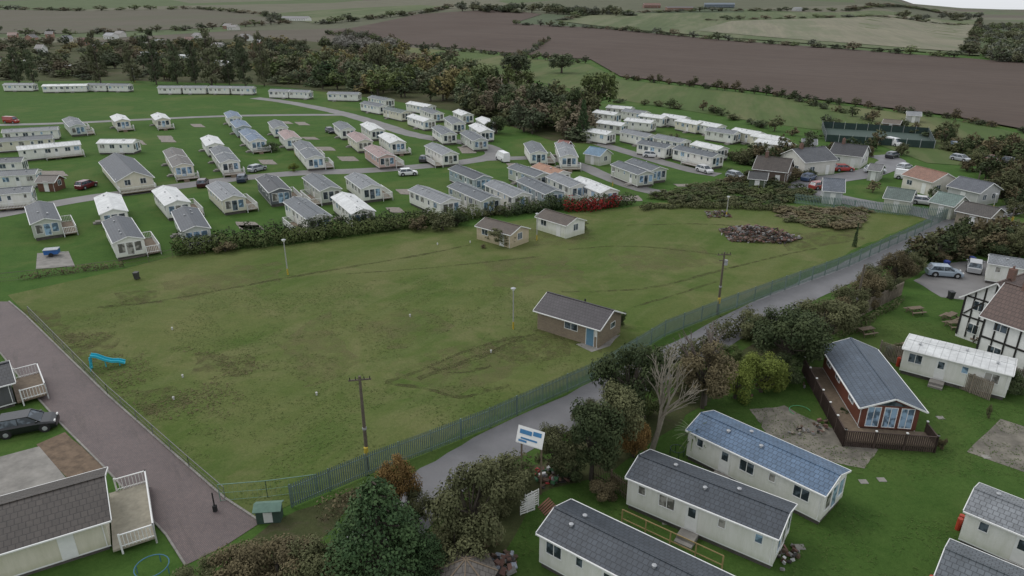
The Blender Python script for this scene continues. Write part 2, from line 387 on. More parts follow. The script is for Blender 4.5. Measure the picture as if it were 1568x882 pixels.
patch('patio_slab',[(1480,692),(1532,642),(1600,664),(1600,735)],OLDC,.035,.05)
patch('concrete_pad',[(57,388),(105,385),(115,408),(55,412)],CONC,.035)
mbs=MB()
for u,v in [(1322,738),(1350,735),(1160,740),(1080,712),(1110,722),(1230,770),(1250,760),(1020,800),(1060,812),(1200,845),(1225,838),(1510,700),(1440,640),(1100,700)]:
    p=G(u,v); mbs.box(p.x-.3,p.x+.3,p.y-.25,p.y+.25,.0,.05,CONC)
mbs.obj('stepping_slabs')
GRAV=plain('gravel',(.26,.23,.20),.95,.4,2)
for q in [(60,262,105,270),(365,345,405,352),(605,290,635,298),(430,186,450,190),(460,210,490,214),(480,225,515,231),(515,240,550,247),(240,208,270,218),(290,190,315,195),(450,187,475,192),(590,318,620,326),(360,340,400,352),(700,225,730,235),(775,250,800,262),(395,245,425,252),(925,300,985,308),(1030,282,1060,286),(210,215,225,222)]:
    u0,v0,u1,v1=q; patch('gravel_pad',[(u0,v0),(u1-8,v0),(u1,v1),(u0+8,v1)],GRAV,.06,.15,1)

# ---------------- caravans / houses
ROOF={'g':(.070,.082,.098),'d':(.042,.048,.058),'b':(.13,.20,.30),'w':(.66,.67,.66),'l':(.24,.255,.27),'p':(.38,.26,.24),'n':(.12,.105,.092),'t':(.13,.147,.162),'o':(.42,.22,.13),'s':(.10,.135,.12)}
WALL={'w':(.80,.79,.75),'c':(.70,.66,.55),'g':(.54,.57,.53),'e':(.50,.52,.46),'k':(.12,.13,.15),'p':(.58,.40,.37),'n':(.12,.045,.03),'s':(.34,.40,.43)}
def window(mb,side,x,y,z0,z1,w,glass=None):
    glass=glass or GLASS
    def bx(a0,a1,z0,z1,d,m):
        if side=='S': mb.box(a0,a1,y-d,y+.02,z0,z1,m)
        if side=='N': mb.box(a0,a1,y-.02,y+d,z0,z1,m)
        if side=='E': mb.box(x-.02,x+d,a0,a1,z0,z1,m)
        if side=='W': mb.box(x-d,x+.02,a0,a1,z0,z1,m)
    c=x if side in 'SN' else y
    f=.06
    bx(c-w/2,c-w/2+f,z0,z1,.05,WHITE); bx(c+w/2-f,c+w/2,z0,z1,.05,WHITE)
    bx(c-w/2+f,c+w/2-f,z1-f,z1,.05,WHITE); bx(c-w/2+f,c+w/2-f,z0,z0+f,.06,WHITE)
    bx(c-w/2+f,c+w/2-f,z0+f,z1-f,.02,glass)
    if w>1: bx(c-.025,c+.025,z0+f,z1-f,.045,WHITE)
CURT=glassmat((.12,.115,.105),.2); BLUEG=glassmat((.10,.15,.2),.15)
def gable(mb,L,W,zb,he,hr,wall,roof,ov=.15,vent=True,skirt=SKIRT,ridge=True):
    h=L/2; w=W/2
    if zb>0: mb.box(-h+.12,h-.12,-w+.12,w-.12,0,zb,skirt)
    if zb>0:
        for s in (-1,1): mb.box(-h,h,s*w-.03*s-.02,s*w-.03*s+.02,zb-.12,zb,WHITE)
    mb.poly([(-h,-w,zb),(h,-w,zb),(h,-w,he),(-h,-w,he)],wall)
    mb.poly([(h,w,zb),(-h,w,zb),(-h,w,he),(h,w,he)],wall)
    mb.poly([(h,-w,zb),(h,w,zb),(h,w,he),(h,0,hr-.05),(h,-w,he)],wall)
    mb.poly([(-h,w,zb),(-h,-w,zb),(-h,-w,he),(-h,0,hr-.05),(-h,w,he)],wall)
    sl=(hr-he)/w; ez=he-ov*sl+.02
    X=h+ov
    mb.slab([(-X,-w-ov,ez),(X,-w-ov,ez),(X,0,hr),(-X,0,hr)],.06,roof)
    mb.slab([(X,w+ov,ez),(-X,w+ov,ez),(-X,0,hr),(X,0,hr)],.06,roof)
    if ridge: mb.beam((-X,0,hr+.02),(X,0,hr+.02),.18,.06,roof)
    for s in (-1,1):
        mb.box(-X,X,s*(w+ov)-.05+s*.05,s*(w+ov)+.05+s*.05,ez-.12,ez-.03,WHITE)
        mb.beam((X+.02,s*(w+ov),ez-.05),(X+.02,0,hr-.05),.05,.13,WHITE)
        mb.beam((-X-.02,s*(w+ov),ez-.05),(-X-.02,0,hr-.05),.05,.13,WHITE)
        mb.cyl((h-.2,s*(w+.05),zb),(h-.2,s*(w+.05),ez-.1),.035,.035,WHITE,6)
def balustrade(mb,pts,z,mat=WHITE,h=1.0):
    for a,b in zip(pts[:-1],pts[1:]):
        a=Vector((a[0],a[1],z));b=Vector((b[0],b[1],z)); L=(b-a).length; k=max(2,int(L/.22))
        mb.beam(a+Vector((0,0,h)),b+Vector((0,0,h)),.09,.06,mat); mb.beam(a+Vector((0,0,.12)),b+Vector((0,0,.12)),.05,.05,mat)
        for i in range(k+1):
            p=a.lerp(b,i/k); mb.beam(p,p+Vector((0,0,h)),.045,.045,mat)
        for p in (a,b): mb.beam(p-Vector((0,0,z)),p+Vector((0,0,h+.08)),.11,.11,mat)
def caravan(u1,v1,u2,v2,roof='g',wall='w',deck='',W=3.7,hr=3.4,name='static_caravan',clamp=(7,13.2),flat=False,he=None):
    A=G(u1,v1,hr);B=G(u2,v2,hr); Lt=(B-A).length; n=1
    if Lt>15 and clamp: n=int(round(Lt/11.5))
    d=(B-A).normalized(); ang=math.atan2(d.y,d.x)
    for k in range(n):
        L=Lt/n-(.9 if n>1 else 0)
        if clamp: L=max(clamp[0],min(clamp[1],L))
        c=A.lerp(B,(k+.5)/n) if n>1 else A.lerp(B,.5)
        build_caravan(c,ang,L,W,hr,random.choice(roof),random.choice(wall),deck,name,flat,he)
def build_caravan(c,ang,L,W,hr,roof,wall,deck,name,flat,he=None):
    mb=MB(); wm=siding(WALL[wall]); rm=roofmat(ROOF[roof],flat or roof=='w')
    he=he or (hr-.62 if not flat else hr-.22); zb=.5; h=L/2;w=W/2
    gable(mb,L,W,zb,he,hr,wm,rm)
    for side,yy in (('S',-w),('N',w)):
        x=-h+1.1; i=0; dr=random.randint(1,3)
        while x<h-.7:
            if i==dr and side==('S' if deck!='N' else 'N'):
                if side=='S': mb.box(x-.42,x+.42,-w-.04,-w+.01,zb+.05,zb+2.0,WHITE); mb.box(x-.25,x+.25,-w-.05,-w,zb+1.1,zb+1.8,GLASS)
                else: mb.box(x-.42,x+.42,w-.01,w+.04,zb+.05,zb+2.0,WHITE); mb.box(x-.25,x+.25,w,w+.05,zb+1.1,zb+1.8,GLASS)
                s=-1 if side=='S' else 1
                mb.box(x-.6,x+.6,min(s*w,s*(w+.9)),max(s*w,s*(w+.9)),.0,.42,CONC)
                mb.box(x-.6,x+.6,min(s*(w+.9),s*(w+1.25)),max(s*(w+.9),s*(w+1.25)),.0,.2,CONC)
            else:
                ww=random.choice([.6,1.2,1.2,.55]); z0=zb+.95 if ww>1 else zb+1.2
                window(mb,side,x,yy,z0,zb+1.95,ww,random.choice([GLASS,CURT,BLUEG]))
            x+=random.uniform(1.7,2.5); i+=1
    for y in (-1.05,0,1.05): window(mb,'E',h,y,zb+.55 if y else zb+.15,zb+2.0,.95,random.choice([GLASS,BLUEG,CURT]))
    window(mb,'W',-h,-.7,zb+1.0,zb+1.95,1.1)
    for _ in range(3):
        x=random.uniform(-h+1,h-1); y=random.choice([-1,1])*.6; z=hr-.6*(hr-he)/w
        mb.cyl((x,y,z-.05),(x,y,z+.16),.1,.1,METAL,8); mb.cyl((x,y,z+.16),(x,y,z+.2),.16,.1,METAL,8)
    if random.random()<.6:
        for i in range(2): mb.cyl((-h-.35,-.3+i*.45,0),(-h-.35,-.3+i*.45,.95),.17,.17,plain('gas_bottle_orange',(.45,.06,.03),.5),10)
    if 'E' in deck:
        D=2.3; mb.box(h+.18,h+D,-w,w+.6,zb-.12,zb,WOOD)
        balustrade(mb,[(h+.25,-w),(h+D,-w),(h+D,w+.6),(h+.25,w+.6)],zb)
        for i in range(3): mb.box(h+D,h+D+.28*(3-i),-.5,.5,0,zb*(i+1)/4,WOOD)
    if 'N' in deck:
        D=1.9; mb.box(-h*.2,h+.2,w+.1,w+D,zb-.12,zb,WOOD); balustrade(mb,[(-h*.2,w+.1),(-h*.2,w+D),(h+.2,w+D),(h+.2,w+.1)],zb)
    if 'S' in deck:
        D=1.9; mb.box(-h*.2,h+.2,-w-D,-w-.1,zb-.12,zb,WOOD); balustrade(mb,[(-h*.2,-w-.1),(-h*.2,-w-D),(h+.2,-w-D),(h+.2,-w-.1)],zb)
    return mb.obj(name,(c.x,c.y,0),ang)
caravan(981,698,1206,784,'g','w',''); caravan(1076,633,1284,726,'b','w','')
caravan(852,778,1112,905,'g','w',''); caravan(1478,852,1650,925,'t','w',''); caravan(1549,770,1640,806,'l','w','')
caravan(1391,519,1553,558,'w','w','',hr=3.0,flat=True)
caravan(1535,392,1600,402,'l','w','E')
rows=[(57,304,70,338,'g','e','N'),(163,294,173,320,'w','w',''),(176,328,197,364,'g','w','N'),(250,284,271,306,'w','w','N'),(281,314,300,347,'g','g','E'),
(330,275,360,301,'l','c','N'),(406,265,430,289,'d','k','N'),(450,300,490,328,'t','w','S'),(478,265,506,285,'t','e','S'),(524,294,556,319,'w','w',''),(543,264,569,282,'l','w','N'),
(166,213,195,213,'w','w',''),(263,225,280,250,'n','c','E'),(318,205,330,220,'w','w',''),(334,222,352,244,'t','w','E'),
(352,168,360,178,'b','w',''),(362,181,374,193,'b','s',''),(377,196,395,212,'b','w','E'),
(420,182,430,193,'t','w',''),(436,197,450,210,'p','w',''),(460,214,483,238,'t','w','N'),
(519,184,534,196,'t','w',''),(541,200,560,214,'p','c',''),(566,219,596,238,'p','p','N'),
(562,186,578,196,'w','w',''),(588,201,612,216,'w','w','E'),(660,217,692,233,'l','w','S'),
(178,173,188,183,'w','c','E'),(240,171,250,181,'w','c','E'),(106,178,118,190,'t','g','N'),
(0,198,92,193,'l','w',''),(-10,212,80,206,'t','c',''),(24,224,122,215,'w','w','S'),
(-20,243,20,241,'g','w',''),(-10,262,48,259,'t','w',''),(-20,290,30,286,'t','w','S'),
(0,127,60,127,'l','w',''),(66,129,134,128,'w','w',''),(134,127,200,128,'t','w',''),(242,131,318,131,'l','w',''),(320,131,390,132,'l','w',''),
(414,136,476,138,'l','w',''),(504,140,550,141,'l','w',''),
(567,145,600,151,'t','w',''),(557,154,590,160,'t','w',''),(594,163,622,169,'s','c',''),(624,154,665,161,'w','w',''),(632,174,658,182,'w','w',''),(650,163,672,171,'t','w',''),
(702,167,716,173,'w','w',''),(688,176,704,187,'t','w',''),(670,190,690,203,'t','w',''),
(738,178,752,186,'w','w',''),(728,188,746,198,'w','w',''),(714,198,738,212,'t','g',''),
(813,213,827,233,'t','w','N'),(862,214,872,236,'l','w','E'),
(948,246,990,261,'t','e',''),(970,242,1010,255,'t','e',''),
(700,252,740,268,'g','s',''),(640,283,690,303,'l','w',''),(700,278,752,300,'t','e','S'),(756,275,800,294,'l','w','S'),
(790,250,832,264,'t','e',''),(826,249,862,261,'o','w',''),(805,270,850,290,'t','s','S'),(850,264,888,280,'l','w',''),(888,270,934,288,'w','w','S'),
(822,149,852,153,'w','w',''),(915,168,945,172,'w','w',''),(938,161,962,163,'w','w',''),(958,166,990,170,'l','w',''),(985,173,1018,177,'w','w',''),(926,184,950,187,'w','w',''),(962,180,1000,184,'w','w',''),
(1020,174,1048,178,'w','w',''),(1044,181,1072,186,'w','c',''),(1074,185,1102,190,'w','w',''),(1090,195,1126,200,'l','w',''),(1132,196,1160,201,'w','c',''),(1164,204,1194,209,'w','c',''),
(958,197,998,205,'l','w',''),(1008,205,1050,213,'l','w',''),(1040,222,1100,235,'t','w','S'),(1068,216,1106,224,'w','w',''),(990,215,1020,220,'t','w',''),
(905,196,930,200,'w','w',''),(1180,214,1195,216,'w','w',''),
(60,99,110,99,'w','w',''),(212,79,250,80,'w','w',''),(262,83,312,84,'w','w',''),(0,90,40,92,'w','w',''),(330,92,360,94,'w','w','')]
for r in rows: caravan(*r[:4],roof=r[4],wall=r[5],deck=r[6],clamp=(8.5,12.5))
def house(name,u1,v1,u2,v2,W,he,hr,wallmat,roof,storeys=1,door=True,zb=0,chim=False,clampL=None,ov=.3,wins=True,doormat=None):
    A=G(u1,v1,hr);B=G(u2,v2,hr);L=(B-A).length
    if clampL: L=max(clampL[0],min(clampL[1],L))
    c=(A+B)/2;ang=math.atan2(B.y-A.y,B.x-A.x); mb=MB(); h=L/2;w=W/2
    gable(mb,L,W,zb,he,hr,wallmat,roof,ov=ov)
    for s in range(storeys):
        z=zb+s*2.6
        for side,yy in (('S',-w),('N',w)):
            k=max(1,int(L/3.2))
            for i in range(k):
                x=-h+(i+.5)*L/k
                if not wins: continue
                if door and s==0 and i==k-1 and side=='S' : 
                    mb.box(x-.45,x+.45,-w-.05,-w+.01,z+.02,z+2.05,doormat or WHITE); continue
                window(mb,side,x,yy,z+1.0,z+2.0,1.3)
        for y in ([-W*.22,W*.22] if W>4.5 else [0]):
            if wins: window(mb,'E',h,y,z+.9,z+2.0,1.1); window(mb,'W',-h,y,z+.9,z+2.0,1.1)
    if chim:
        br=brickmat('chimney_brick',(.2,.09,.06),(.15,.07,.05),(.2,.18,.16)); mb.box(-h*.5-.3,-h*.5+.3,-.3,.3,hr-.8,hr+1.0,br); mb.cyl((-h*.5,0,hr+1),(-h*.5,0,hr+1.3),.12,.1,br)
    return mb,c,ang,L
BR=brickmat('yellow_brick',(.31,.235,.155),(.23,.165,.11),(.27,.25,.21))
mb,c,ang,L=house('x',842,448,936,474,4.7,2.45,3.6,BR,roofmat((.068,.060,.066)),wins=False,ov=.35)
BLUED=plain('blue_door_paint',(.12,.24,.34),.5,.15)
w=2.35;h=L/2
window(mb,'S',-h+L*.56,-w,1.15,2.05,1.7); window(mb,'W',-h,0,1.2,2.05,1.2)
mb.box(h-1.5,h-.62,-w-.05,-w+.01,.02,2.05,BLUED); mb.box(h-1.58,h-.54,-w-.03,-w+.012,.0,2.14,WHITE); mb.box(h-.5,h-.2,-w-.03,-w+.01,1.2,2.1,WHITE)
mb.cyl((h*.1,.5,3.2),(h*.1,.5,3.75),.09,.09,DARK)
window(mb,'E',h,.5,1.3,2.0,1.0)
mb.obj('brick_house',(c.x,c.y,0),ang)
patch('concrete_path',[(880,527),(950,512),(935,530),(905,540)],CONC,.03,.1)
RB=roofmat((.10,.075,.055))
for q,wm in (((836,320,882,333),siding((.78,.78,.73))),((744,333,796,346),siding((.55,.46,.34)))):
    mb,c,ang,L=house('x',*q,4.2,2.2,3.0,wm,RB,ov=.2); mb.obj('holiday_chalet',(c.x,c.y,0),ang)
mb,c,ang,L=house('x',176,234,204,262,6.2,2.5,4.0,siding(WALL['c']),roofmat(ROOF['g']),zb=.5)
mb.box(L/2+.1,L/2+2.5,-3.1,3.1,.35,.5,WOOD); balustrade(mb,[(L/2+.3,-3.1),(L/2+2.5,-3.1),(L/2+2.5,3.1),(L/2+.3,3.1)],.5); mb.obj('holiday_chalet',(c.x,c.y,0),ang)
A=G(1305,520,3.8);B=G(1370,607,3.8);L=(B-A).length;c=(A+B)/2;ang=math.atan2(B.y-A.y,B.x-A.x);mb=MB();h=L/2
gable(mb,L,4.4,.7,2.9,3.8,siding((.16,.055,.035)),roofmat((.095,.125,.165)),ov=.4)
for x in (-h+1.5,-h+4.2,h-2.6): window(mb,'S',x,-2.2,1.6,2.6,1.2); window(mb,'N',x,2.2,1.6,2.6,1.2)
for y in (-1.3,0,1.3): window(mb,'E',h,y,.85,2.75,1.05,BLUEG)
window(mb,'W',-h,0,1.6,2.6,1.2)
mb.poly([(h+.03,-1.2,2.9),(h+.03,1.2,2.9),(h+.03,0,3.4)],GLASS)
FW=plain('dark_brown_fence',(.07,.046,.037),.8,.3)
mb.box(-h,h+2.0,-4.0,-2.25,.5,.65,WOOD); mb.box(h+.01,h+2.0,-2.25,3.0,.5,.65,WOOD)
def pickets(mb,pts,z0,z1,mat,sp_=.16,w=.11):
    for a,b in zip(pts[:-1],pts[1:]):
        a=Vector((a[0],a[1],0));b=Vector((b[0],b[1],0));L=(b-a).length;k=int(L/sp_)
        for i in range(k+1):
            p=a.lerp(b,i/max(1,k)); mb.beam(p+Vector((0,0,z0)),p+Vector((0,0,z1+random.uniform(-.01,.01))),w,.03,mat)
        mb.beam(a+Vector((0,0,z1)),b+Vector((0,0,z1)),.1,.05,mat)
        k=max(1,int(L/1.8))
        for i in range(k+1):
            p=a.lerp(b,i/k); mb.beam(p,p+Vector((0,0,z1+.12)),.12,.12,mat); mb.beam(p+Vector((0,0,z1+.12)),p+Vector((0,0,z1+.2)),.16,.16,WHITE)
pickets(mb,[(-h,-4.0),(h+2,-4.0),(h+2,3.0),(h,3.0)],.05,1.5,FW)
mb.obj('wooden_lodge',(c.x,c.y,0),ang)
mb,c,ang,L=house('x',-110,803,150,731,5.6,2.7,3.9,siding((.68,.64,.53)),roofmat((.072,.060,.052),big=1.15),zb=.4,ov=.4,doormat=WHITE)
h=L/2
mb.box(h+.1,h+2.6,-3.6,3.0,.35,.5,plain('decking_boards',(.34,.31,.24),.8,.3)); balustrade(mb,[(h+.6,3.0),(h+2.6,3.0),(h+2.6,-3.6),(h+.6,-3.6)],.5)
mb.obj('holiday_chalet',(c.x,c.y,0),ang)
mb,c,ang,L=house('x',-110,585,6,556,4.5,2.6,3.4,siding((.12,.12,.13)),roofmat((.035,.038,.045)),zb=.4,ov=.4)
h=L/2; mb.box(h+.1,h+2.4,-2.6,2.4,.4,.55,WOOD); balustrade(mb,[(h+.5,2.4),(h+2.4,2.4),(h+2.4,-2.6),(h+.5,-2.6)],.55); mb.obj('holiday_chalet',(c.x,c.y,0),ang)
REND=plain('white_render',(.78,.78,.75),.8,.12); TIM=plain('black_timber',(.02,.018,.016),.7,.2)
TILE=roofmat((.115,.07,.056))
def tudor(u1,v1,u2,v2,W,he,hr):
    mb,c,ang,L=house('x',u1,v1,u2,v2,W,he,hr,REND,TILE,storeys=2,ov=.35,chim=True); h=L/2;w=W/2
    for sx in (-1,1):
        X=sx*(h+.03)
        for y in np.linspace(-w+.1,w-.1,7): mb.box(X-.02,X+.02,y-.08,y+.08,.3,he+(hr-he)*(1-abs(y)/w)-.2,TIM)
        for z in (2.6,he): mb.box(X-.025,X+.025,-w,w,z-.09,z+.09,TIM)
        for s in (-1,1): mb.beam((X,s*w*.9,2.8),(X,s*w*.3,he-.1),.06,.15,TIM)
    for sy in (-1,1):
        Y=sy*(w+.03)
        for x in np.arange(-h+.1,h,1.1): mb.box(x-.08,x+.08,Y-.02,Y+.02,.3,he-.1,TIM)
        mb.box(-h,h,Y-.03,Y+.03,2.5,2.7,TIM)
    return mb.obj('timber_framed_house',(c.x,c.y,0),ang)
tudor(1545,434,1660,468,6,5,7.6)
tudor(1530,432,1600,408,5.5,4.8,7.2)
H_=[(1162,238,1212,243,6,3.0,5.0,(.14,.10,.08),(.075,.06,.05)),(1215,228,1262,224,8,3.2,5.2,(.66,.64,.6),(.10,.105,.115)),(1280,218,1328,223,7,2.8,4.6,(.72,.72,.7),(.06,.06,.065)),
 (1263,272,1292,274,5.5,2.6,4.2,(.5,.53,.55),(.15,.17,.2)),(1362,286,1400,291,5,2.5,3.8,(.6,.6,.53),(.13,.17,.15)),(1405,254,1450,265,6,2.8,4.2,(.7,.66,.6),(.30,.16,.11)),
 (1440,293,1475,300,5,2.5,3.8,(.5,.52,.45),(.17,.235,.21)),(1472,270,1520,280,6,2.6,4.0,(.5,.5,.5),(.13,.14,.16)),(1335,250,1352,252,4,2.3,3.2,(.5,.5,.5),(.2,.2,.2)),
 (1480,308,1530,318,5,2.5,3.6,(.3,.26,.2),(.09,.08,.07)),(1150,262,1175,264,4,2.3,3.2,(.1,.13,.08),(.06,.06,.06)),
 (905,224,928,228,4,2.4,3.6,(.6,.6,.55),(.14,.25,.36)),(858,214,872,216,3,2.4,3.6,(.33,.10,.08),(.25,.08,.06)),(62,268,88,268,3.2,2.0,2.9,(.16,.07,.05),(.1,.08,.07)),
 (757,118,772,119,5,2.6,4,(.7,.68,.6),(.3,.2,.15)),(672,98,700,101,9,3,5,(.4,.42,.45),(.15,.18,.22)),(680,112,706,116,9,3,5,(.4,.42,.45),(.17,.19,.22)),
 (434,28,474,30,9,4,7,(.75,.75,.72),(.13,.13,.14)),(1072,8,1130,9,25,6,9,(.12,.15,.18),(.13,.17,.21)),(985,9,1010,9,18,5,9,(.2,.1,.07),(.2,.1,.07)),(1020,13,1060,13,16,5,7,(.25,.14,.1),(.12,.1,.1)),(1215,14,1225,14,14,5,7,(.5,.5,.5),(.3,.3,.3)),
 (1230,212,1250,213,4,2.3,3.2,(.2,.2,.2),(.2,.21,.22)),(1390,170,1410,171,5,2.3,3.2,(.5,.5,.5),(.3,.31,.32)),(1355,182,1380,184,4,2.2,3,(.13,.1,.08),(.16,.13,.1))]
# distant village roofs among the trees
for u,v in [(15,60),(45,64),(72,58),(98,66),(165,60),(180,57),(212,66),(238,72),(285,68),(300,60),(345,44),(352,46),(372,62),(390,72),(125,70),(150,78),(60,82),(330,78)]:
    H_.append((u,v-3,u+random.uniform(9,15),v-3+random.uniform(-1,1),8,4.2,6.8,random.choice([(.6,.58,.55),(.35,.2,.15),(.7,.7,.68)]),random.choice([(.2,.11,.085),(.13,.12,.12),(.25,.26,.28)])))
for q in H_:
    u1,v1,u2,v2,W,he,hr,wc,rc=q
    if v1<85:
        A=G(u1,v1+3);B=G(u2,v2+3); c=(A+B)/2; L=min((B-A).length,60); ang=math.atan2(B.y-A.y,B.x-A.x)
        if v1>35: L=min(L,16)
        mb=MB(); gable(mb,L,W,0,he,hr,siding(wc),roofmat(rc),ov=.4)
        for i in range(int(L/5)): window(mb,'S',-L/2+2.5+i*5,-W/2,1,2.4,1.6)
        mb.obj('farm_building' if v1<20 else 'distant_house',(c.x,c.y,c.z),ang)
    else:
        mb,c,ang,L=house('x',u1,v1,u2,v2,W,he,hr,siding(wc),roofmat(rc),chim=(hr>4.4)); mb.obj('bungalow' if hr>3.3 else 'garden_shed',(c.x,c.y,0),ang)
mb=MB(); NET=plain('green_netting',(.03,.055,.048),.9,.3)
a=G(1264,217);b=G(1430,228);c_=G(1420,206);d=G(1258,196)
for p,q in ((a,b),(b,c_),(c_,d),(d,a)):
    L=(q-p).length;k=int(L/3)
    for i in range(k):
        x=p.lerp(q,i/k);y=p.lerp(q,(i+.96)/k); mb.beam(x+Vector((0,0,1.0)),y+Vector((0,0,1.0)),.04,1.8,NET); mb.cyl(x,x+Vector((0,0,2.2)),.06,.06,METAL,6)
mb.obj('netted_fence_enclosure')
patch('sports_court',[(1264,217),(1430,228),(1420,206),(1258,196)],plain('court_surface',(.05,.08,.065),.8,.3),.12)

# ---------------- foliage
def mesh_np(name,V,Fq,mi,shade,mats):
    me=bpy.data.meshes.new(name); n=len(Fq)
    me.vertices.add(len(V)); me.vertices.foreach_set('co',np.asarray(V,dtype=np.float32).ravel())
    me.loops.add(4*n); me.loops.foreach_set('vertex_index',np.asarray(Fq,dtype=np.int32).ravel())
    me.polygons.add(n); me.polygons.foreach_set('loop_start',np.arange(n,dtype=np.int32)*4)
    me.polygons.foreach_set('material_index',np.asarray(mi,dtype=np.int32))
    me.update(calc_edges=True)
    at=me.attributes.new('shade','FLOAT','FACE'); at.data.foreach_set('value',np.asarray(shade,dtype=np.float32))
    for m in mats: me.materials.append(m)
    return me
def leaves(P,N,size,asp=None):
    n=len(P); R=rng.normal(size=(n,3)); N=N+R*.55; N/=np.linalg.norm(N,axis=1)[:,None]+1e-9
    T=np.cross(N,rng.normal(size=(n,3))); T/=np.linalg.norm(T,axis=1)[:,None]+1e-9; B=np.cross(N,T)
    s=size*rng.uniform(.6,1.3,n)[:,None]
    j=lambda: rng.uniform(.6,1.1,(n,1))
    V=np.stack([P-T*s*j(),P-B*s*.6*j(),P+T*s*j(),P+B*s*.6*j()],1).reshape(-1,3)
    return V,np.arange(4*n).reshape(-1,4)
def tube(a,b,r0,r1,k=6):
    a=np.array(a,float);b=np.array(b,float);d=b-a;d/=np.linalg.norm(d)+1e-9
    x=np.cross(d,[.3,.9,.1]);x/=np.linalg.norm(x);y=np.cross(d,x);t=np.arange(k)*2*np.pi/k
    c=np.outer(np.cos(t),x)+np.outer(np.sin(t),y); V=np.vstack([a+c*r0,b+c*r1])
    return V,np.array([[i,(i+1)%k,k+(i+1)%k,k+i] for i in range(k)])
def tree_geo(kind,seed,nl,ls):
    r=np.random.default_rng(seed); Vs=[];Fs=[];mi=[];sh=[];off=0
    def add(V,Fq,m,s):
        nonlocal off
        Vs.append(V);Fs.append(Fq+off);mi.append(np.full(len(Fq),m));sh.append(s if hasattr(s,'__len__') else np.full(len(Fq),s)); off+=len(V)
    C=[]
    if kind=='round':
        for i in range(36):
            d=r.normal(size=3);d/=np.linalg.norm(d);q=r.uniform(.35,1)**.6
            C.append((d[0]*.39*q,d[1]*.39*q,.55+d[2]*.36*q,r.uniform(.07,.15),.8))
    elif kind=='bush':
        for i in range(30):
            d=r.normal(size=3);d/=np.linalg.norm(d);q=r.uniform(.3,1)**.6
            C.append((d[0]*.40*q,d[1]*.40*q,.42+d[2]*.38*q,r.uniform(.07,.16),.85))
    elif kind=='poplar':
        for i in range(30):
            z=.12+.85*i/29; R=.42*math.sin(math.pi*min(1,(z*.8+.15)))**.6; a=r.uniform(0,6.28)
            C.append((math.cos(a)*R*.6,math.sin(a)*R*.6,z-r.uniform(0,.04),.06+.5*R*.45,.35))
    elif kind=='conifer':
        for i in range(90):
            z=.06+.90*(i/89)**.85; R=(.47*(1-z)**.8+.02)*r.uniform(.75,1.12); a=i*2.4+r.uniform(-.3,.3)
            C.append((math.cos(a)*R*.8,math.sin(a)*R*.8,z,.04+R*.24,.30))
    C=np.array(C)
    if kind in('round',):
        add(*tube((0,0,0),(.01,.0,.45),.035,.022),0,.5)
    elif kind in('poplar','conifer'): add(*tube((0,0,0),(0,0,.95),.03,.006),0,.5)
    else: add(*tube((0,0,0),(0,0,.4),.04,.02),0,.5)
    for c in C:
        z0=.35 if kind=='round' else (.15 if kind=='bush' else c[2]-.03)
        z0=min(z0+r.uniform(-.12,.08),c[2]); add(*tube((0,0,z0),c[:3],.012,.004,4),0,.5)
    wt=C[:,3]**2; wt/=wt.sum(); idx=r.choice(len(C),nl,p=wt)
    d=r.normal(size=(nl,3));d/=np.linalg.norm(d,axis=1)[:,None]
    rad=C[idx,3]*np.where(r.random(nl)<.75,r.uniform(.7,1.2,nl),r.uniform(.2,.8,nl))
    P=C[idx,:3]+d*rad[:,None]*np.stack([np.ones(nl),np.ones(nl),C[idx,4]],1)
    if kind=='conifer':
        rr=np.hypot(P[:,0],P[:,1]); P[:,2]-=rr*.12
    N=d.copy(); N[:,2]+=.7
    cs=r.uniform(0,1,len(C))
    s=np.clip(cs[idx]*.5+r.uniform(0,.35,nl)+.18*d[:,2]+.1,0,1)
    V,Fq=leaves(P,N,ls)
    add(V,Fq,1,s)
    return np.vstack(Vs),np.vstack(Fs),np.concatenate(mi),np.concatenate(sh)
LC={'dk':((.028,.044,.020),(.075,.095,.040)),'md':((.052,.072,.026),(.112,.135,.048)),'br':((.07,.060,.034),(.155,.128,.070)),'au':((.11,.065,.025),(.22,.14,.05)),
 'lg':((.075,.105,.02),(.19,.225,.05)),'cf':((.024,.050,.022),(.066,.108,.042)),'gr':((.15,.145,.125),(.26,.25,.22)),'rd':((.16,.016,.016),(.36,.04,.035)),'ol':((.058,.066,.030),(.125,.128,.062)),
 'fd':((.050,.064,.038),(.10,.118,.064)),'fo':((.080,.088,.048),(.145,.148,.086)),'fb':((.10,.085,.055),(.18,.15,.10)),'fh':((.095,.105,.078),(.135,.142,.108)),'fg':((.085,.11,.048),(.15,.18,.08)),'fy':((.13,.115,.05),(.22,.19,.085))}  # far tints carry distance haze blended into the leaf colour
TC={}
def tree(u,v,vt,wpx,kind='round',c='md',near=False,name=None,hover=None):
    p=G(u,v); h=hgt(u,v,vt) if hover is None else hover; w=wpx/ppm(v,u)
    sd=random.randint(0,3); key=(kind,c,near,sd)
    if key not in TC:
        nl,ls=(9000,.020) if near else (1500,.042)
        if kind=='conifer' and near: nl,ls=17000,.016
        Vv,Fq,mi,sh=tree_geo(kind,sd*17+3,nl,ls)
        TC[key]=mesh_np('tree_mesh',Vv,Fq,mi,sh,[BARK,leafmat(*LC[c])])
    nm=name or {'round':'deciduous_tree','bush':'shrub','poplar':'poplar_tree','conifer':'conifer_tree'}[kind]
    o=bpy.data.objects.new(nm,TC[key]); o.location=(p.x,p.y,p.z-.05); o.scale=(w,w,h); o.rotation_euler=(0,0,random.uniform(0,6.28)); col.objects.link(o); return o
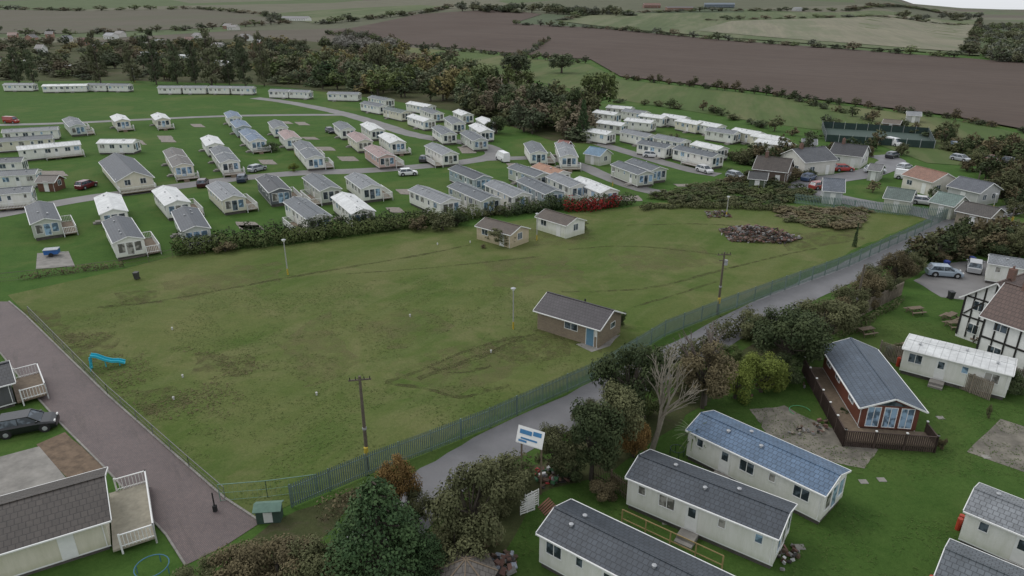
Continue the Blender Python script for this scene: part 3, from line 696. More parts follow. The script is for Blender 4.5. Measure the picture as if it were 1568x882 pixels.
def treemass(name,items,cols=('dk','md','br'),nl=420,ls=.07):
    by={}
    for it in items: by.setdefault(random.choice(cols),[]).append(it)
    Vs=[];Fs=[];M=[];S=[];off=0;mats=[BARK]
    for ci,(c,its) in enumerate(by.items()):
        mats.append(leafmat(*LC[c]))
        var=[tree_geo(k,s,nl,ls) for k in ('round','bush','poplar','conifer') for s in (1,2)]
        for (x,y,h,w,kind) in its:
            V,Fq,mi,sh=var[{'round':0,'bush':2,'poplar':4,'conifer':6}[kind]+random.randint(0,1)]
            a=random.uniform(0,6.28);ca,sa=math.cos(a),math.sin(a)
            X=(V[:,0]*ca-V[:,1]*sa)*w+x;Y=(V[:,0]*sa+V[:,1]*ca)*w+y;Z=V[:,2]*h+terrain(x,y)-.1
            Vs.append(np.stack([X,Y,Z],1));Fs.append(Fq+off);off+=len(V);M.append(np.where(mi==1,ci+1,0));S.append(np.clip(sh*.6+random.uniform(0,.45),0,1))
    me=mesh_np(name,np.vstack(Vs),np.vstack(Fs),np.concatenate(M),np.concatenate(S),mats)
    o=bpy.data.objects.new(name,me); col.objects.link(o)
def pip(x,y,P):
    ins=False;n=len(P)
    for i in range(n):
        a,b=P[i],P[i-1]
        if (a[1]>y)!=(b[1]>y) and x<(b[0]-a[0])*(y-a[1])/(b[1]-a[1])+a[0]: ins=not ins
    return ins
def wood(name,px,n,h,w,cols,kinds=('round','round','bush')):
    P=[G(u,v) for u,v in px];P=[(p.x,p.y) for p in P]; its=[];x0=min(p[0] for p in P);x1=max(p[0] for p in P);y0=min(p[1] for p in P);y1=max(p[1] for p in P);t=0
    while len(its)<n and t<n*40:
        t+=1;x=random.uniform(x0,x1);y=random.uniform(y0,y1)
        if pip(x,y,P): k=random.choice(kinds); its.append((x,y,random.uniform(*h)*(.6 if k=='bush' else 1),random.uniform(*w),k))
    treemass(name,its,cols)
def line(name,px,sp_,h,w,cols,kinds=('bush','bush','bush','round')):
    P=[G(u,v) for u,v in px];its=[]
    for a,b in zip(P[:-1],P[1:]):
        L=(b-a).length;k=max(1,int(L/sp_))
        for i in range(k):
            p=a.lerp(b,(i+random.random()*.8)/k);kk=random.choice(kinds);its.append((p.x+random.uniform(-1,1),p.y+random.uniform(-1,1),random.uniform(*h)*(1.5 if kk!='bush' else 1),random.uniform(*w),kk))
    treemass(name,its,cols,nl=260,ls=.08)
FAR=('fd','fo','fo','fb','fg','fd')
wood('woodland',[(400,112),(500,100),(620,104),(740,122),(800,150),(800,185),(700,168),(600,150),(480,136),(400,128)],230,(7,12),(8,13),('fd','fg','fo','fb','md','dk','fy','fd'))
wood('woodland',[(-60,92),(150,92),(430,90),(500,104),(430,122),(390,128),(200,122),(-60,122)],150,(5,10),(8,14),FAR)
wood('woodland',[(-60,68),(200,66),(420,66),(600,78),(740,95),(700,108),(400,92),(-60,88)],175,(6,11),(10,15),FAR+('fy',))
wood('bare_willow_thicket',[(510,66),(600,72),(620,84),(520,80)],26,(8,12),(10,14),('gr',))
wood('woodland',[(700,165),(800,168),(900,195),(900,222),(840,215),(760,190)],70,(5,9),(6,10),('dk','fd','ol','fb'))
wood('woodland',[(780,150),(905,165),(910,185),(800,170)],35,(6,10),(7,10),('dk','fd','ol','fg'))
wood('woodland',[(1490,92),(1600,70),(1600,100),(1540,97)],60,(7,12),(10,16),('fd','fo','fh'))
wood('woodland',[(1500,40),(1600,40),(1600,80),(1500,85)],110,(6,10),(12,18),('fh','fo','fg'))
wood('woodland',[(1380,24),(1500,24),(1500,32),(1380,32)],26,(12,18),(22,34),('fh','fo'))
wood('woodland',[(700,13),(860,16),(980,22),(980,27),(700,18)],70,(12,17),(20,30),('fh','fd','fo'))
wood('scrub_thicket',[(1130,232),(1190,228),(1215,250),(1210,262),(1130,268)],30,(3,5),(3,5),('ol','br','dk'),('bush','round'))
wood('scrub_thicket',[(1000,302),(1060,285),(1130,278),(1215,285),(1250,305),(1180,316),(1010,312)],110,(1.8,3.0),(3,5),('ol','dk','md','ol'),('bush',))
wood('scrub_thicket',[(1190,320),(1320,322),(1345,336),(1280,352),(1200,340)],60,(1.3,2.2),(3,4.5),('br','fb','ol','br'),('bush',))
wood('scrub_thicket',[(1430,205),(1568,235),(1568,250),(1480,245),(1440,225)],54,(3,5.5),(3,6),('br','ol','dk'),('bush','round'))
wood('scrub_thicket',[(1390,398),(1470,372),(1600,362),(1600,392),(1500,395),(1430,402)],70,(3,5),(3,5),('ol','dk','br'),('bush','round'))
wood('scrub_thicket',[(1110,262),(1160,270),(1240,262),(1255,285),(1120,285)],34,(2.4,4),(3,5),('ol','dk','br'),('bush',))
wood('scrub_thicket',[(1500,270),(1600,262),(1600,330),(1540,318),(1520,296)],50,(3,6),(3,6),('ol','dk','br'),('bush','round'))
for l in [([(610,70),(740,82),(830,92),(905,98)],7,(3,4.5),(5,8)),([(785,38),(930,45),(1110,63),(1300,77),(1480,90)],14,(4,6),(12,18)),([(950,121),(1150,143),(1280,160),(1450,182),(1600,210)],5,(2,3.5),(4,6)),
 ([(860,32),(900,22),(1100,17),(1300,17),(1480,24)],25,(5,8),(24,36)),([(1500,32),(1482,88)],20,(6,8),(14,20)),([(1080,32),(1300,27),(1490,38)],25,(3,5),(20,30)),([(480,38),(640,22),(690,12)],25,(6,9),(20,32)),
 ([(-60,54),(100,54),(300,46),(440,36),(400,22)],18,(5,9),(14,22)),([(-60,14),(120,17),(300,14),(395,22)],28,(6,9),(22,34)),([(500,52),(610,68)],12,(5,8),(9,14)),([(950,158),(1080,170),(1200,205),(1260,215)],5,(2,3.5),(4,6)),([(1200,150),(1430,212)],6,(2,3),(4,6)),
 ([(840,62),(770,105),(800,120)],9,(3,5),(5,7)),([(1250,190),(1430,200)],5,(2,3),(3,5)),([(1215,245),(1330,232),(1350,215)],5,(3,5),(3,5)),([(1320,285),(1345,300),(1430,318)],4,(1.2,2.2),(2,4)),([(1490,300),(1600,300)],4,(2.5,4),(3,5)),([(1290,232),(1345,228)],4,(2.5,4),(3,5)),([(1395,300),(1440,310),(1440,320)],4,(1.5,2.5),(2,4))]:
    fr=min(v for u,v in l[0])<110
    line('hedgerow',l[0],l[1],l[2],l[3],('fd','fo','fb','fh','fg') if fr else ('dk','ol','br','fd'))
for u,v,vt,w in [(155,128,44,32),(240,130,40,34),(272,128,58,26),(325,132,40,46),(352,130,78,22),(376,132,60,30),(405,132,46,30),(30,128,70,28),(52,128,74,22),(205,126,62,24),(300,128,60,24)]:
    tree(u,v,vt,w,'poplar','fo' if u%2 else 'fd')
for t in [(915,172,100,72,'round','md'),(892,215,150,26,'conifer','cf'),(800,150,98,40,'round','md'),(740,142,85,60,'round','fg'),(790,118,78,55,'round','fd'),(625,118,78,55,'round','fb'),(860,112,78,50,'round','fd'),(500,130,92,70,'conifer','cf'),(580,115,52,40,'round','fo'),(700,150,95,50,'round','fy'),(560,128,95,45,'round','fd'),
 (980,218,196,18,'bush','dk'),(1308,378,340,8,'conifer','cf'),(1030,228,200,26,'bush','ol'),(880,180,130,40,'round','dk'),(760,205,170,40,'round','dk'),(1495,262,226,34,'round','ol'),(1380,238,214,26,'bush','ol'),(1330,240,215,20,'bush','br'),(1545,300,262,40,'round','ol'),(1240,250,226,24,'bush','dk'),(1440,282,262,20,'bush','dk'),(1480,262,240,30,'bush','br'),(1555,330,300,36,'bush','ol'),(1220,275,255,22,'bush','br'),(1120,245,225,24,'bush','ol'),
 (770,372,338,66,'bush','ol'),(740,380,372,10,'bush','br'),(678,352,318,48,'bush','ol'),(888,352,332,30,'bush','ol'),(415,232,215,34,'bush','dk'),(450,262,246,18,'bush','lg'),(640,352,325,40,'bush','br'),(700,345,318,34,'bush','dk'),(345,385,362,40,'bush','br'),(600,352,330,30,'bush','ol')]:
    tree(*t)
for t in [(585,900,728,215,'conifer','cf'),(500,900,800,120,'bush','ol'),(430,900,805,130,'bush','br'),(370,905,820,110,'bush','br'),(660,905,815,110,'conifer','cf'),(310,915,850,80,'bush','ol'),
 (612,790,686,74,'round','au'),(640,800,735,60,'bush','ol'),(722,850,690,140,'round','ol'),(700,880,780,120,'bush','ol'),(765,780,680,100,'bush','ol'),(850,735,640,80,'round','ol'),(870,735,670,70,'bush','dk'),
 (905,735,598,110,'round','dk'),(935,700,560,110,'round','ol'),(960,660,498,120,'round','dk'),(900,650,600,60,'bush','ol'),(985,640,560,80,'bush','md'),(1075,625,520,100,'round','br'),(1045,600,540,70,'bush','ol'),(970,700,620,60,'bush','au'),
 (1125,610,540,70,'bush','lg'),(1165,600,520,86,'bush','lg'),(1195,585,535,70,'bush','dk'),(1205,570,448,130,'round','dk'),(1175,530,462,70,'bush','dk'),(1255,535,440,100,'round','ol'),(1225,545,480,90,'bush','dk'),(1298,500,425,70,'bush','ol'),(1275,510,450,60,'round','br'),(1340,455,388,60,'bush','ol'),(1368,432,370,60,'bush','br'),(1395,420,382,46,'bush','ol'),(1325,470,405,60,'bush','br'),
 (1430,400,372,50,'bush','br'),(1520,392,352,60,'bush','dk'),(950,500,470,20,'bush','dk'),(1440,688,665,16,'bush','br'),(1540,600,560,60,'bush','dk'),(1512,640,615,10,'bush','ol'),(1030,765,735,36,'bush','dk'),(925,760,722,60,'bush','br'),(1380,545,522,30,'bush','ol'),
 (1150,520,470,60,'bush','ol'),(1115,560,520,50,'bush','md'),(1560,395,345,60,'round','ol'),(1470,392,352,50,'bush','ol'),(1290,640,622,20,'bush','dk'),(745,835,780,60,'bush','br'),(1365,610,590,26,'bush','dk')]:
    tree(*t,near=True)
def hedge(name,px,h,w,c,dens=130,ls=.13,hv=.35):
    P=chaikin([G(u,v) for u,v in px],1); Ps=[];Ns=[];S=[]
    for a,b in zip(P[:-1],P[1:]):
        L=(b-a).length; d=(b-a).normalized(); nrm=np.array((-d.y,d.x,0)); k=max(1,int(L/1.2))
        for i in range(k):
            c0=np.array(a.lerp(b,(i+.5)/k)); hh=h*random.uniform(1-hv,1+hv); ww=w*random.uniform(.75,1.25); c0=c0+nrm*random.uniform(-.3,.3)
            m=int(dens*1.2); dd=rng.normal(size=(m,3)); dd/=np.linalg.norm(dd,axis=1)[:,None]; q=rng.uniform(.6,1.05,m)[:,None]
            loc=dd*q*np.array((1.3,.95,.55)); pp=c0+np.outer(loc[:,0],np.array(d)*1.0)+np.outer(loc[:,1],nrm*ww/2)
            pp[:,2]=c0[2]+np.clip((loc[:,2]+.5),0.02,2)*hh
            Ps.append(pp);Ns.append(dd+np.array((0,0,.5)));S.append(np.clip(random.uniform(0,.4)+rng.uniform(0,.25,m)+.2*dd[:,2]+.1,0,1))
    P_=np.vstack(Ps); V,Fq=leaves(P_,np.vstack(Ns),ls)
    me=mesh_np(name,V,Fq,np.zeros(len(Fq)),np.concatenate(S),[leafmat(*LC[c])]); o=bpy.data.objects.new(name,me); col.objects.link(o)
hedge('hedge',[(268,391),(350,382),(450,372),(560,357),(660,345),(735,334)],2.3,3.0,'md',260,.21,.2)
hedge('hedge',[(268,388),(350,378),(450,368),(560,353),(660,341)],3.0,2.0,'dk',200,.22,.25)
hedge('hedge',[(770,332),(830,322),(900,320),(970,312)],2.4,3.0,'dk',240,.22,.25)
hedge('hedge',[(735,332),(770,328)],2.2,2.6,'ol',170,.25)
hedge('red_creeper_hedge',[(868,324),(900,325),(948,317)],2.5,2.0,'rd',110,.22)
hedge('red_creeper_hedge',[(860,292),(884,294)],1.8,1.8,'rd',120,.25)
hedge('hedge',[(40,428),(90,420),(190,408)],.9,.8,'br',60,.15)
hedge('hedge',[(930,600),(1010,566),(1060,542),(1150,500)],2.0,2.0,'ol',190,.17)
hedge('hedge',[(680,790),(724,770),(784,745),(800,740)],2.2,2.0,'ol',190,.17)
hedge('hedge',[(500,790),(560,765),(600,752)],1.4,2.0,'br',120)
hedge('hedge',[(1285,520),(1330,495),(1385,462)],1.0,1.0,'ol',80)
hedge('hedge',[(985,322),(1010,318),(1090,318),(1190,322)],1.1,2.2,'ol',150,.2)
def tufts(name,px,n,c,size,h=.12,thr=-.05):
    P=[G(u,v) for u,v in px];P=[(p.x,p.y) for p in P];x0=min(p[0] for p in P);x1=max(p[0] for p in P);y0=min(p[1] for p in P);y1=max(p[1] for p in P);pts=[];t=0
    while len(pts)<n and t<n*8:
        t+=1;x=random.uniform(x0,x1);y=random.uniform(y0,y1)
        if mnoise.noise(Vector((x*.16,y*.16,3)))+.4*mnoise.noise(Vector((x*.8,y*.8,5)))<thr: continue
        if pip(x,y,P): pts.append((x,y,random.uniform(.03,h)))
    pts=np.array(pts); N=np.tile(np.array((0,0,1.6)),(len(pts),1)); V,Fq=leaves(pts,N,size); V[:,2]=np.maximum(V[:,2],.06)
    s=np.clip(rng.uniform(0,1,len(pts)),0,1)
    me=mesh_np(name,V,Fq,np.zeros(len(Fq)),s,[leafmat(*c)]); o=bpy.data.objects.new(name,me); col.objects.link(o)
tufts('grass_tufts',[(40,480),(300,440),(700,420),(900,480),(900,575),(750,650),(560,722),(450,765),(395,790),(165,605)],14000,((.065,.10,.022),(.135,.15,.05)),.09,.08)
tufts('grass_tufts',[(1130,580),(1380,480),(1600,560),(1700,900),(760,900),(800,790),(1000,700)],14000,((.045,.09,.018),(.10,.14,.038)),.07,.08)
tufts('weed_tufts',[(95,510),(190,510),(420,560),(330,660),(230,640),(160,590)],1500,((.09,.08,.035),(.14,.12,.06)),.11,.12,.1)
tufts('fallen_leaves',[(660,770),(900,630),(1200,480),(1400,375),(1410,390),(1200,495),(920,650),(700,780)],1500,((.10,.065,.03),(.17,.12,.06)),.06,.07,0.1)
def deadtree(u,v,vt,mat,seed=2,name='dead_tree',lean=.15,dens=6,spread=.55,r0=.24):
    r=random.Random(seed); h=hgt(u,v,vt); mb=MB(); 
    def br(p,d,L,rad,dep):
        q=p+d*L; mb.cyl(p,q,rad,rad*.72,mat,6)
        if dep==0: return
        for i in range(3 if dep>1 else 2):
            nd_=(d+Vector((r.uniform(-1,1),r.uniform(-1,1),r.uniform(-.25,.5)))*spread).normalized()
            br(q if i<2 else p.lerp(q,.6),nd_,L*r.uniform(.62,.85),rad*.6,dep-1)
    br(Vector((0,0,0)),Vector((lean,0,1)).normalized(),h*.3,r0,dens-1)
    p=G(u,v); return mb.obj(name,(p.x,p.y,0))
deadtree(998,690,530,plain('dead_bark',(.27,.24,.19),.9,.3,5),3,lean=.2)
deadtree(1078,620,505,plain('grey_bark',(.17,.14,.12),.9,.3,5),5,'bare_tree',0,6,.45)
mb=MB(); p=G(1058,700); PT=plain('palm_leaf',(.10,.14,.05),.6,.3)
h=hgt(1058,700,662); mb.cyl((0,0,0),(0,0,h*.9),.2,.15,BARK)
for i in range(60):
    a=i*2.4; e=random.uniform(-.5,1.2); L=random.uniform(1.2,1.8); pr=Vector((0,0,h*.9)); d=Vector((math.cos(a)*math.cos(e),math.sin(a)*math.cos(e),math.sin(e)))
    sd=Vector((-math.sin(a),math.cos(a),0))*.08
    for s in range(4):
        q=pr+d*L/4; mb.poly([pr-sd,pr+sd,q+sd*.75,q-sd*.75],PT); pr=q; d=(d+Vector((0,0,-.28))).normalized(); sd=sd*.75
mb.obj('palm_tree',(p.x,p.y,0))

# ---------------- fences
def palisade(name,px,h,mat,sp_=.27):
    P=[G(u,v) for u,v in px];mb=MB()
    for a,b in zip(P[:-1],P[1:]):
        L=(b-a).length;k=int(L/sp_); d=(b-a).normalized()
        for i in range(k):
            p=a.lerp(b,i/k); s=d*.055
            mb.poly([p-s+Vector((0,0,.08)),p+s+Vector((0,0,.08)),p+s+Vector((0,0,h-.12)),p+Vector((0,0,h)),p-s+Vector((0,0,h-.12))],mat)
        for z in (.35,h-.4): mb.beam(a+Vector((0,0.05,z)),b+Vector((0,.05,z)),.05,.06,mat)
        k=max(1,int(L/2.75))
        for i in range(k): p=a.lerp(b,i/k); mb.beam(p+Vector((0,.08,0)),p+Vector((0,.08,h-.1)),.1,.1,mat)
    return mb.obj(name)
PG=plain('green_powder_coat',(.165,.235,.21),.55,.25)
palisade('palisade_fence',[(447,778),(560,730),(660,692),(750,656),(830,619),(905,585),(925,574),(1018,516),(1100,483),(1180,453),(1300,409),(1400,362),(1448,337)],2.1,PG,.17)
palisade('palisade_fence',[(1448,337),(1340,326),(1215,312)],2.0,PG,.25)
def wirefence(name,px,h,mat,ps=2.5):
    P=[G(u,v) for u,v in px];mb=MB()
    for a,b in zip(P[:-1],P[1:]):
        L=(b-a).length;k=max(1,int(L/ps))
        for i in range(k+1): p=a.lerp(b,i/k); mb.cyl(p,p+Vector((0,0,h)),.03,.03,mat,6)
        for z in (h-.02,h*.5,.1): mb.beam(a+Vector((0,0,z)),b+Vector((0,0,z)),.02 if z<h-.1 else .045,.02 if z<h-.1 else .045,mat)
        kk=int(L/.3)
        for i in range(kk): p=a.lerp(b,i/kk); mb.beam(p+Vector((0,0,.1)),p+Vector((0,0,h)),.008,.008,mat)
    return mb.obj(name)
wirefence('mesh_fence',[(338,768),(410,762),(486,752)],1.5,plain('green_wire',(.15,.26,.2),.5))
wirefence('wire_fence',[(45,482),(165,604),(290,716),(345,764)],1.1,plain('grey_wire',(.18,.18,.17),.6),3.0)
wirefence('wire_fence',[(0,432),(60,426),(190,410),(265,394)],1.2,plain('timber_post',(.12,.10,.08),.8),2.5)
def panelfence(name,px,h,mat):
    P=[G(u,v) for u,v in px];mb=MB()
    for a,b in zip(P[:-1],P[1:]):
        L=(b-a).length;k=max(1,int(round(L/1.85)))
        for i in range(k):
            p=a.lerp(b,i/k);q=a.lerp(b,(i+1)/k); 
            for j in range(12):
                x=p.lerp(q,(j+.5)/12); hh=h+random.uniform(-.03,.02); mb.beam(x+Vector((0,0,.05)),x+Vector((0,0,hh)),.145,.03,mat)
            mb.beam(p,p+Vector((0,0,h+.1)),.11,.11,mat)
        for z in (.4,h-.3): mb.beam(a+Vector((0,.06,z)),b+Vector((0,.06,z)),.05,.08,mat)
    return mb.obj(name)
LT=plain('grey_timber',(.28,.24,.19),.85,.35,3)
panelfence('timber_fence',[(1285,502),(1330,478),(1380,452)],1.8,LT)
panelfence('timber_fence',[(1345,548),(1400,568),(1515,614)],1.9,LT)
panelfence('timber_fence',[(1548,590),(1620,610)],1.9,LT)
panelfence('timber_fence',[(905,730),(935,748),(965,770)],1.6,WOOD)
YT=plain('new_timber',(.36,.26,.12),.8,.3)
mb=MB(); a=G(952,800);b=G(1105,872)
L=(b-a).length;k=int(L/1.6)
for i in range(k+1): p=a.lerp(b,i/k); mb.beam(p,p+Vector((0,0,1.1)),.08,.08,YT)
for z in (.35,1.1): mb.beam(a+Vector((0,0,z)),b+Vector((0,0,z)),.05,.07,YT)
mb.obj('timber_rail_fence')

# ---------------- poles, lamps
def lamp(u,v,vt):
    p=G(u,v);h=hgt(u,v,vt);mb=MB(); YL=plain('yellow_band',(.5,.36,.04),.6); GP=plain('grey_post_paint',(.38,.38,.36),.6)
    mb.cyl((0,0,0),(0,0,.9),.1,.09,YL); mb.cyl((0,0,.9),(0,0,h-.35),.075,.06,GP); mb.cyl((0,0,h-.35),(0,0,h-.1),.14,.26,WHITE,8); mb.cyl((0,0,h-.1),(0,0,h),.3,.1,METAL,8)
    mb.obj('street_lamp',(p.x,p.y,0))
for t in [(441,421,366),(786,504,440),(822,368,326),(1112,332,300),(207,126,104),(938,285,262),(452,238,214),(1520,322,296)]: lamp(*t)
PW=plain('pole_timber',(.12,.10,.075),.9,.3)
def tpole(u,v,vt,arm=True,tr=True):
    p=G(u,v);h=hgt(u,v,vt);mb=MB(); mb.cyl((0,0,0),(0,0,h),.15,.1,PW)
    if arm:
        mb.beam((-.8,-.15,h-.3),(.8,.15,h-.3),.1,.1,PW)
        for x in (-.7,-.3,.3,.7): mb.cyl((x,x*.19,h-.25),(x,x*.19,h-.05),.04,.03,DARK,6)
    mb.cyl((0,-.11,1.5),(0,-.13,2.2),.17,.17,plain('warning_plate',(.5,.38,.05),.6),8)
    mb.cyl((0,0,h*.45),(0,0,h*.47),.17,.17,METAL,8)
    if tr: 
        mb.cyl((.25,-.1,h-1.5),(.25,-.1,h-.9),.2,.2,METAL,10); mb.beam((-.5,0,h-1.0),(.5,0,h-1.0),.08,.08,PW)
    mb.obj('telegraph_pole',(p.x,p.y,0)); return p+Vector((0,0,h-.1))
p1=tpole(564,720,576,True,False); p2=tpole(1098,482,386); p3=tpole(1305,500,405,False,False)
p4=tpole(1545,352,318,False,False); p5=tpole(1492,300,262,False,False)
mb=MB(); 
def wire(a,b,sag):
    pr=a
    for i in range(1,13):
        t=i/12; q=a.lerp(b,t)-Vector((0,0,sag*4*t*(1-t))); mb.cyl(pr,q,.012,.012,DARK,4); pr=q
wire(p3,p4,1.0)
mb.obj('overhead_wire')
mb=MB(); mb.cyl((0,0,0),(0,0,1.6),.05,.05,DARK); mb.box(-.12,.12,-.12,.12,0,.5,DARK); p=G(330,783); mb.obj('bollard',(p.x,p.y,0))
p=G(813,752); mb=MB(); hs=hgt(813,752,656)
for x in (-1,1): mb.beam((x*.8,0,0),(x*.8,0,hs-.3),.1,.1,WOOD)
mb.slab([(-1.05,-.45,hs-1.15),(1.05,-.45,hs-1.15),(1.05,.0,hs),(-1.05,.0,hs)],.05,WHITE)
SB=plain('sign_blue',(.05,.2,.4),.5)
for x0,x1,t0,t1 in ((-.85,.1,.55,.8),(.2,.85,.6,.85),(-.7,.6,.25,.35),(-.85,-.2,.08,.2)):
    f=lambda t:(-.45+.45*t-.02,hs-1.15+1.15*t+.02)
    mb.poly([(x0,f(t0)[0],f(t0)[1]),(x1,f(t0)[0],f(t0)[1]),(x1,f(t1)[0],f(t1)[1]),(x0,f(t1)[0],f(t1)[1])],SB)
mb.obj('advertising_sign',(p.x,p.y,0),-.5)

# ---------------- vehicles
def car(u1,v1,u2,v2,c,L=4.3,H=1.5,name='parked_car',Wd=1.8):
    A=G(u1,v1);B=G(u2,v2); cc=(A+B)/2; ang=math.atan2(B.y-A.y,B.x-A.x); mb=MB()
    P=MC.get(('paint',c))
    if not P:
        P,nt,b=base('car_paint'); b.inputs['Base Color'].default_value=c4(c); b.inputs['Roughness'].default_value=.3; b.inputs['Coat Weight'].default_value=.4; MC[('paint',c)]=P
    TY=plain('tyre',(.02,.02,.02),.9); k=L/4.3; w=Wd/2; van=H>1.8
    zb=.62*H
    st=[(-2.15,.86,.55*H),(-2.02,.95,zb*.98),(-1.3,1,zb),(-.5,1,zb),(.6,1,zb),(1.05,1,zb*.98),(1.75,.97,zb*.86),(2.08,.88,zb*.72),(2.15,.8,.35*H)]
    prev=None
    for x,ws,z in st:
        x*=k; W_=w*ws; n=len(mb.v)
        mb.v+=[(x,-W_*.94,.22),(x,-W_,.42),(x,-W_,z*.82),(x,-W_*.92,z),(x,W_*.92,z),(x,W_,z*.82),(x,W_,.42),(x,W_*.94,.22)]
        if prev is not None:
            for i in range(8):
                j=(i+1)%8; mb.f.append((prev+i,n+i,n+j,prev+j)); mb.m.append(mb.mi(P if i!=7 else DARK))
        else: mb.f.append(tuple(range(n,n+8))); mb.m.append(mb.mi(P))
        prev=n
    mb.f.append(tuple(range(prev+7,prev-1,-1))); mb.m.append(mb.mi(P))
    xb,xt,ft,fb=(-2.0,-1.6,.35,1.15) if not van else (-2.12,-2.08,1.0,1.6)
    xb*=k;xt*=k;ft*=k;fb*=k; y0=w*.9;y1=w*.74; z0=zb-.01;z1=H-.06
    b4=[(xb,-y0,z0),(fb,-y0,z0),(fb,y0,z0),(xb,y0,z0)];t4=[(xt,-y1,z1),(ft,-y1,z1),(ft,y1,z1),(xt,y1,z1)]
    for i in range(4):
        j=(i+1)%4; mb.poly([b4[i],b4[j],t4[j],t4[i]],GLASS if not (van and i in(0,2,3)) else P)
        mb.beam(Vector(b4[i]),Vector(t4[i])+Vector((0,0,.01)),.09,.09,P)
    mb.slab([(xt-.05,-y1-.03,H-.02),(ft+.05,-y1-.03,H-.02),(ft+.05,y1+.03,H-.02),(xt-.05,y1+.03,H-.02)],.06,P)
    if not van:
        for s in (-1,1): mb.beam((-.35*k,s*(y0+.0),z0),(-.4*k,s*(y1+.01),z1),.07,.05,P)
    for x in (-1.3*k,1.35*k):
        for s in (-1,1):
            mb.cyl((x,s*(w-.2),.33),(x,s*(w+.02),.33),.34,.34,TY,16); mb.cyl((x,s*(w+.02),.33),(x,s*(w+.03),.33),.2,.18,METAL,10)
            mb.cyl((x,s*(w-.25),.37),(x,s*(w+.005),.37),.42,.42,DARK,16)
    for s in (-1,1):
        mb.box(2.02*k,2.12*k,s*w*.62-.15,s*w*.62+.15,zb*.68,zb*.82,WHITE); mb.box(-2.14*k,-2.04*k,s*w*.7-.12,s*w*.7+.12,zb*.7,zb*.88,plain('tail_light',(.3,.01,.01),.3))
        mb.box(.85*k,1.0*k,s*(w+.08)-.08,s*(w+.08)+.08,zb+.02,zb+.16,P)
    mb.obj(name,(cc.x,cc.y,.05),ang)
car(-6,668,92,650,(.008,.009,.012),4.5,1.62,'black_parked_car')
car(120,292,146,284,(.12,.01,.02),4.4,1.6); car(378,266,410,258,(.35,.37,.39)); car(366,288,376,268,(.02,.03,.06)); car(306,292,316,278,(.05,.01,.015))
car(617,269,633,268,(.75,.75,.75),4.0); car(783,253,757,240,(.75,.75,.75),5.2,2.2,'white_van'); car(983,240,1014,242,(.7,.7,.7))
car(1424,421,1465,424,(.3,.36,.42)); car(1490,424,1492,404,(.4,.41,.42)); car(1330,264,1348,265,(.5,.52,.55)); car(1452,224,1475,236,(.08,.12,.18),4.4,1.9)
car(500,201,512,206,(.03,.03,.04)); car(1238,266,1250,262,(.6,.6,.6)); car(1282,262,1300,262,(.4,.05,.04)); car(1072,262,1085,266,(.6,.6,.6)); car(1363,222,1372,224,(.7,.7,.7),4.3,2.0)
car(8,188,28,189,(.3,.03,.02),5,2.0); car(1360,243,1372,240,(.03,.03,.04)); car(735,142,745,143,(.6,.6,.6)); car(1540,250,1552,252,(.05,.05,.06)); car(648,249,652,246,(.03,.03,.03),3.8)
car(1246,290,1262,288,(.3,.05,.04)); car(1232,278,1244,274,(.05,.08,.15)); car(1376,262,1392,258,(.45,.46,.48)); car(1462,245,1478,248,(.35,.37,.4)); car(1290,252,1304,250,(.1,.1,.12)); car(1405,312,1422,314,(.55,.55,.56)); car(1510,246,1524,249,(.2,.1,.08)); car(1120,272,1132,275,(.25,.28,.3)); car(1380,274,1396,276,(.7,.7,.7),4.6,2.0); car(1525,418,1560,420,(.5,.5,.52))
p=G(81,392); mb=MB(); BL=plain('blue_plastic',(.03,.12,.35),.4)
mb.box(-.9,.9,-.6,.6,.35,1.0,BL); mb.box(-.95,.95,-.65,.65,1.0,1.08,plain('tarp_grey',(.4,.42,.45),.6))
for s in (-1,1): mb.cyl((0,s*.6,.3),(0,s*.72,.3),.3,.3,DARK,12)
mb.beam((.9,0,.4),(1.6,0,.4),.08,.08,METAL); mb.obj('blue_trailer',(p.x,p.y,.04),.3)
p=G(143,568); mb=MB(); CY=plain('cyan_plastic',(.03,.42,.55),.35,.1)
mb.beam((-.2,0,0),(-.05,0,1.5),.12,.12,CY); mb.beam((-.2,.6,0),(-.05,.6,1.5),.12,.12,CY)
for z in (.3,.6,.9,1.2): mb.beam((-.15,0,z),(-.15,.6,z),.06,.06,CY)
pts=[(0,1.5),(.5,1.35),(1.1,.9),(1.7,.6),(2.3,.5),(2.8,.25)]
for a,b in zip(pts[:-1],pts[1:]):
    mb.beam((a[0],.3,a[1]),(b[0],.3,b[1]),.55,.05,CY)
    for s in (.02,.58): mb.beam((a[0],s,a[1]+.1),(b[0],s,b[1]+.1),.06,.2,CY)
mb.beam((2.3,.3,0),(2.3,.3,.5),.08,.08,CY); mb.beam((1.1,.3,0),(1.1,.3,.9),.08,.08,CY)
mb.obj('playground_slide',(p.x,p.y,0),.35)
def pile(name,px,n,cols,s=(.15,.6),h=.7):
    P=[G(u,v) for u,v in px];c=sum(P,Vector())/len(P);mb=MB();Pp=[(p.x,p.y) for p in P];R=max((p-c).length for p in P);k=0;t=0
    while k<n and t<n*30:
        t+=1;x=c.x+random.uniform(-R,R);y=c.y+random.uniform(-R,R)
        if not pip(x,y,Pp): continue
        k+=1; dd=1-min(1,math.hypot(x-c.x,y-c.y)/R); z=random.uniform(0,h*dd+.1); q=Vector((random.uniform(-1,1),random.uniform(-1,1),random.uniform(-.5,.5))).normalized()*random.uniform(*s)/2
        mb.beam(Vector((x,y,z+.05))-q,Vector((x,y,z+.05))+q,random.uniform(*s)*.6,random.uniform(.05,.25),random.choice(cols))
    return mb.obj(name)
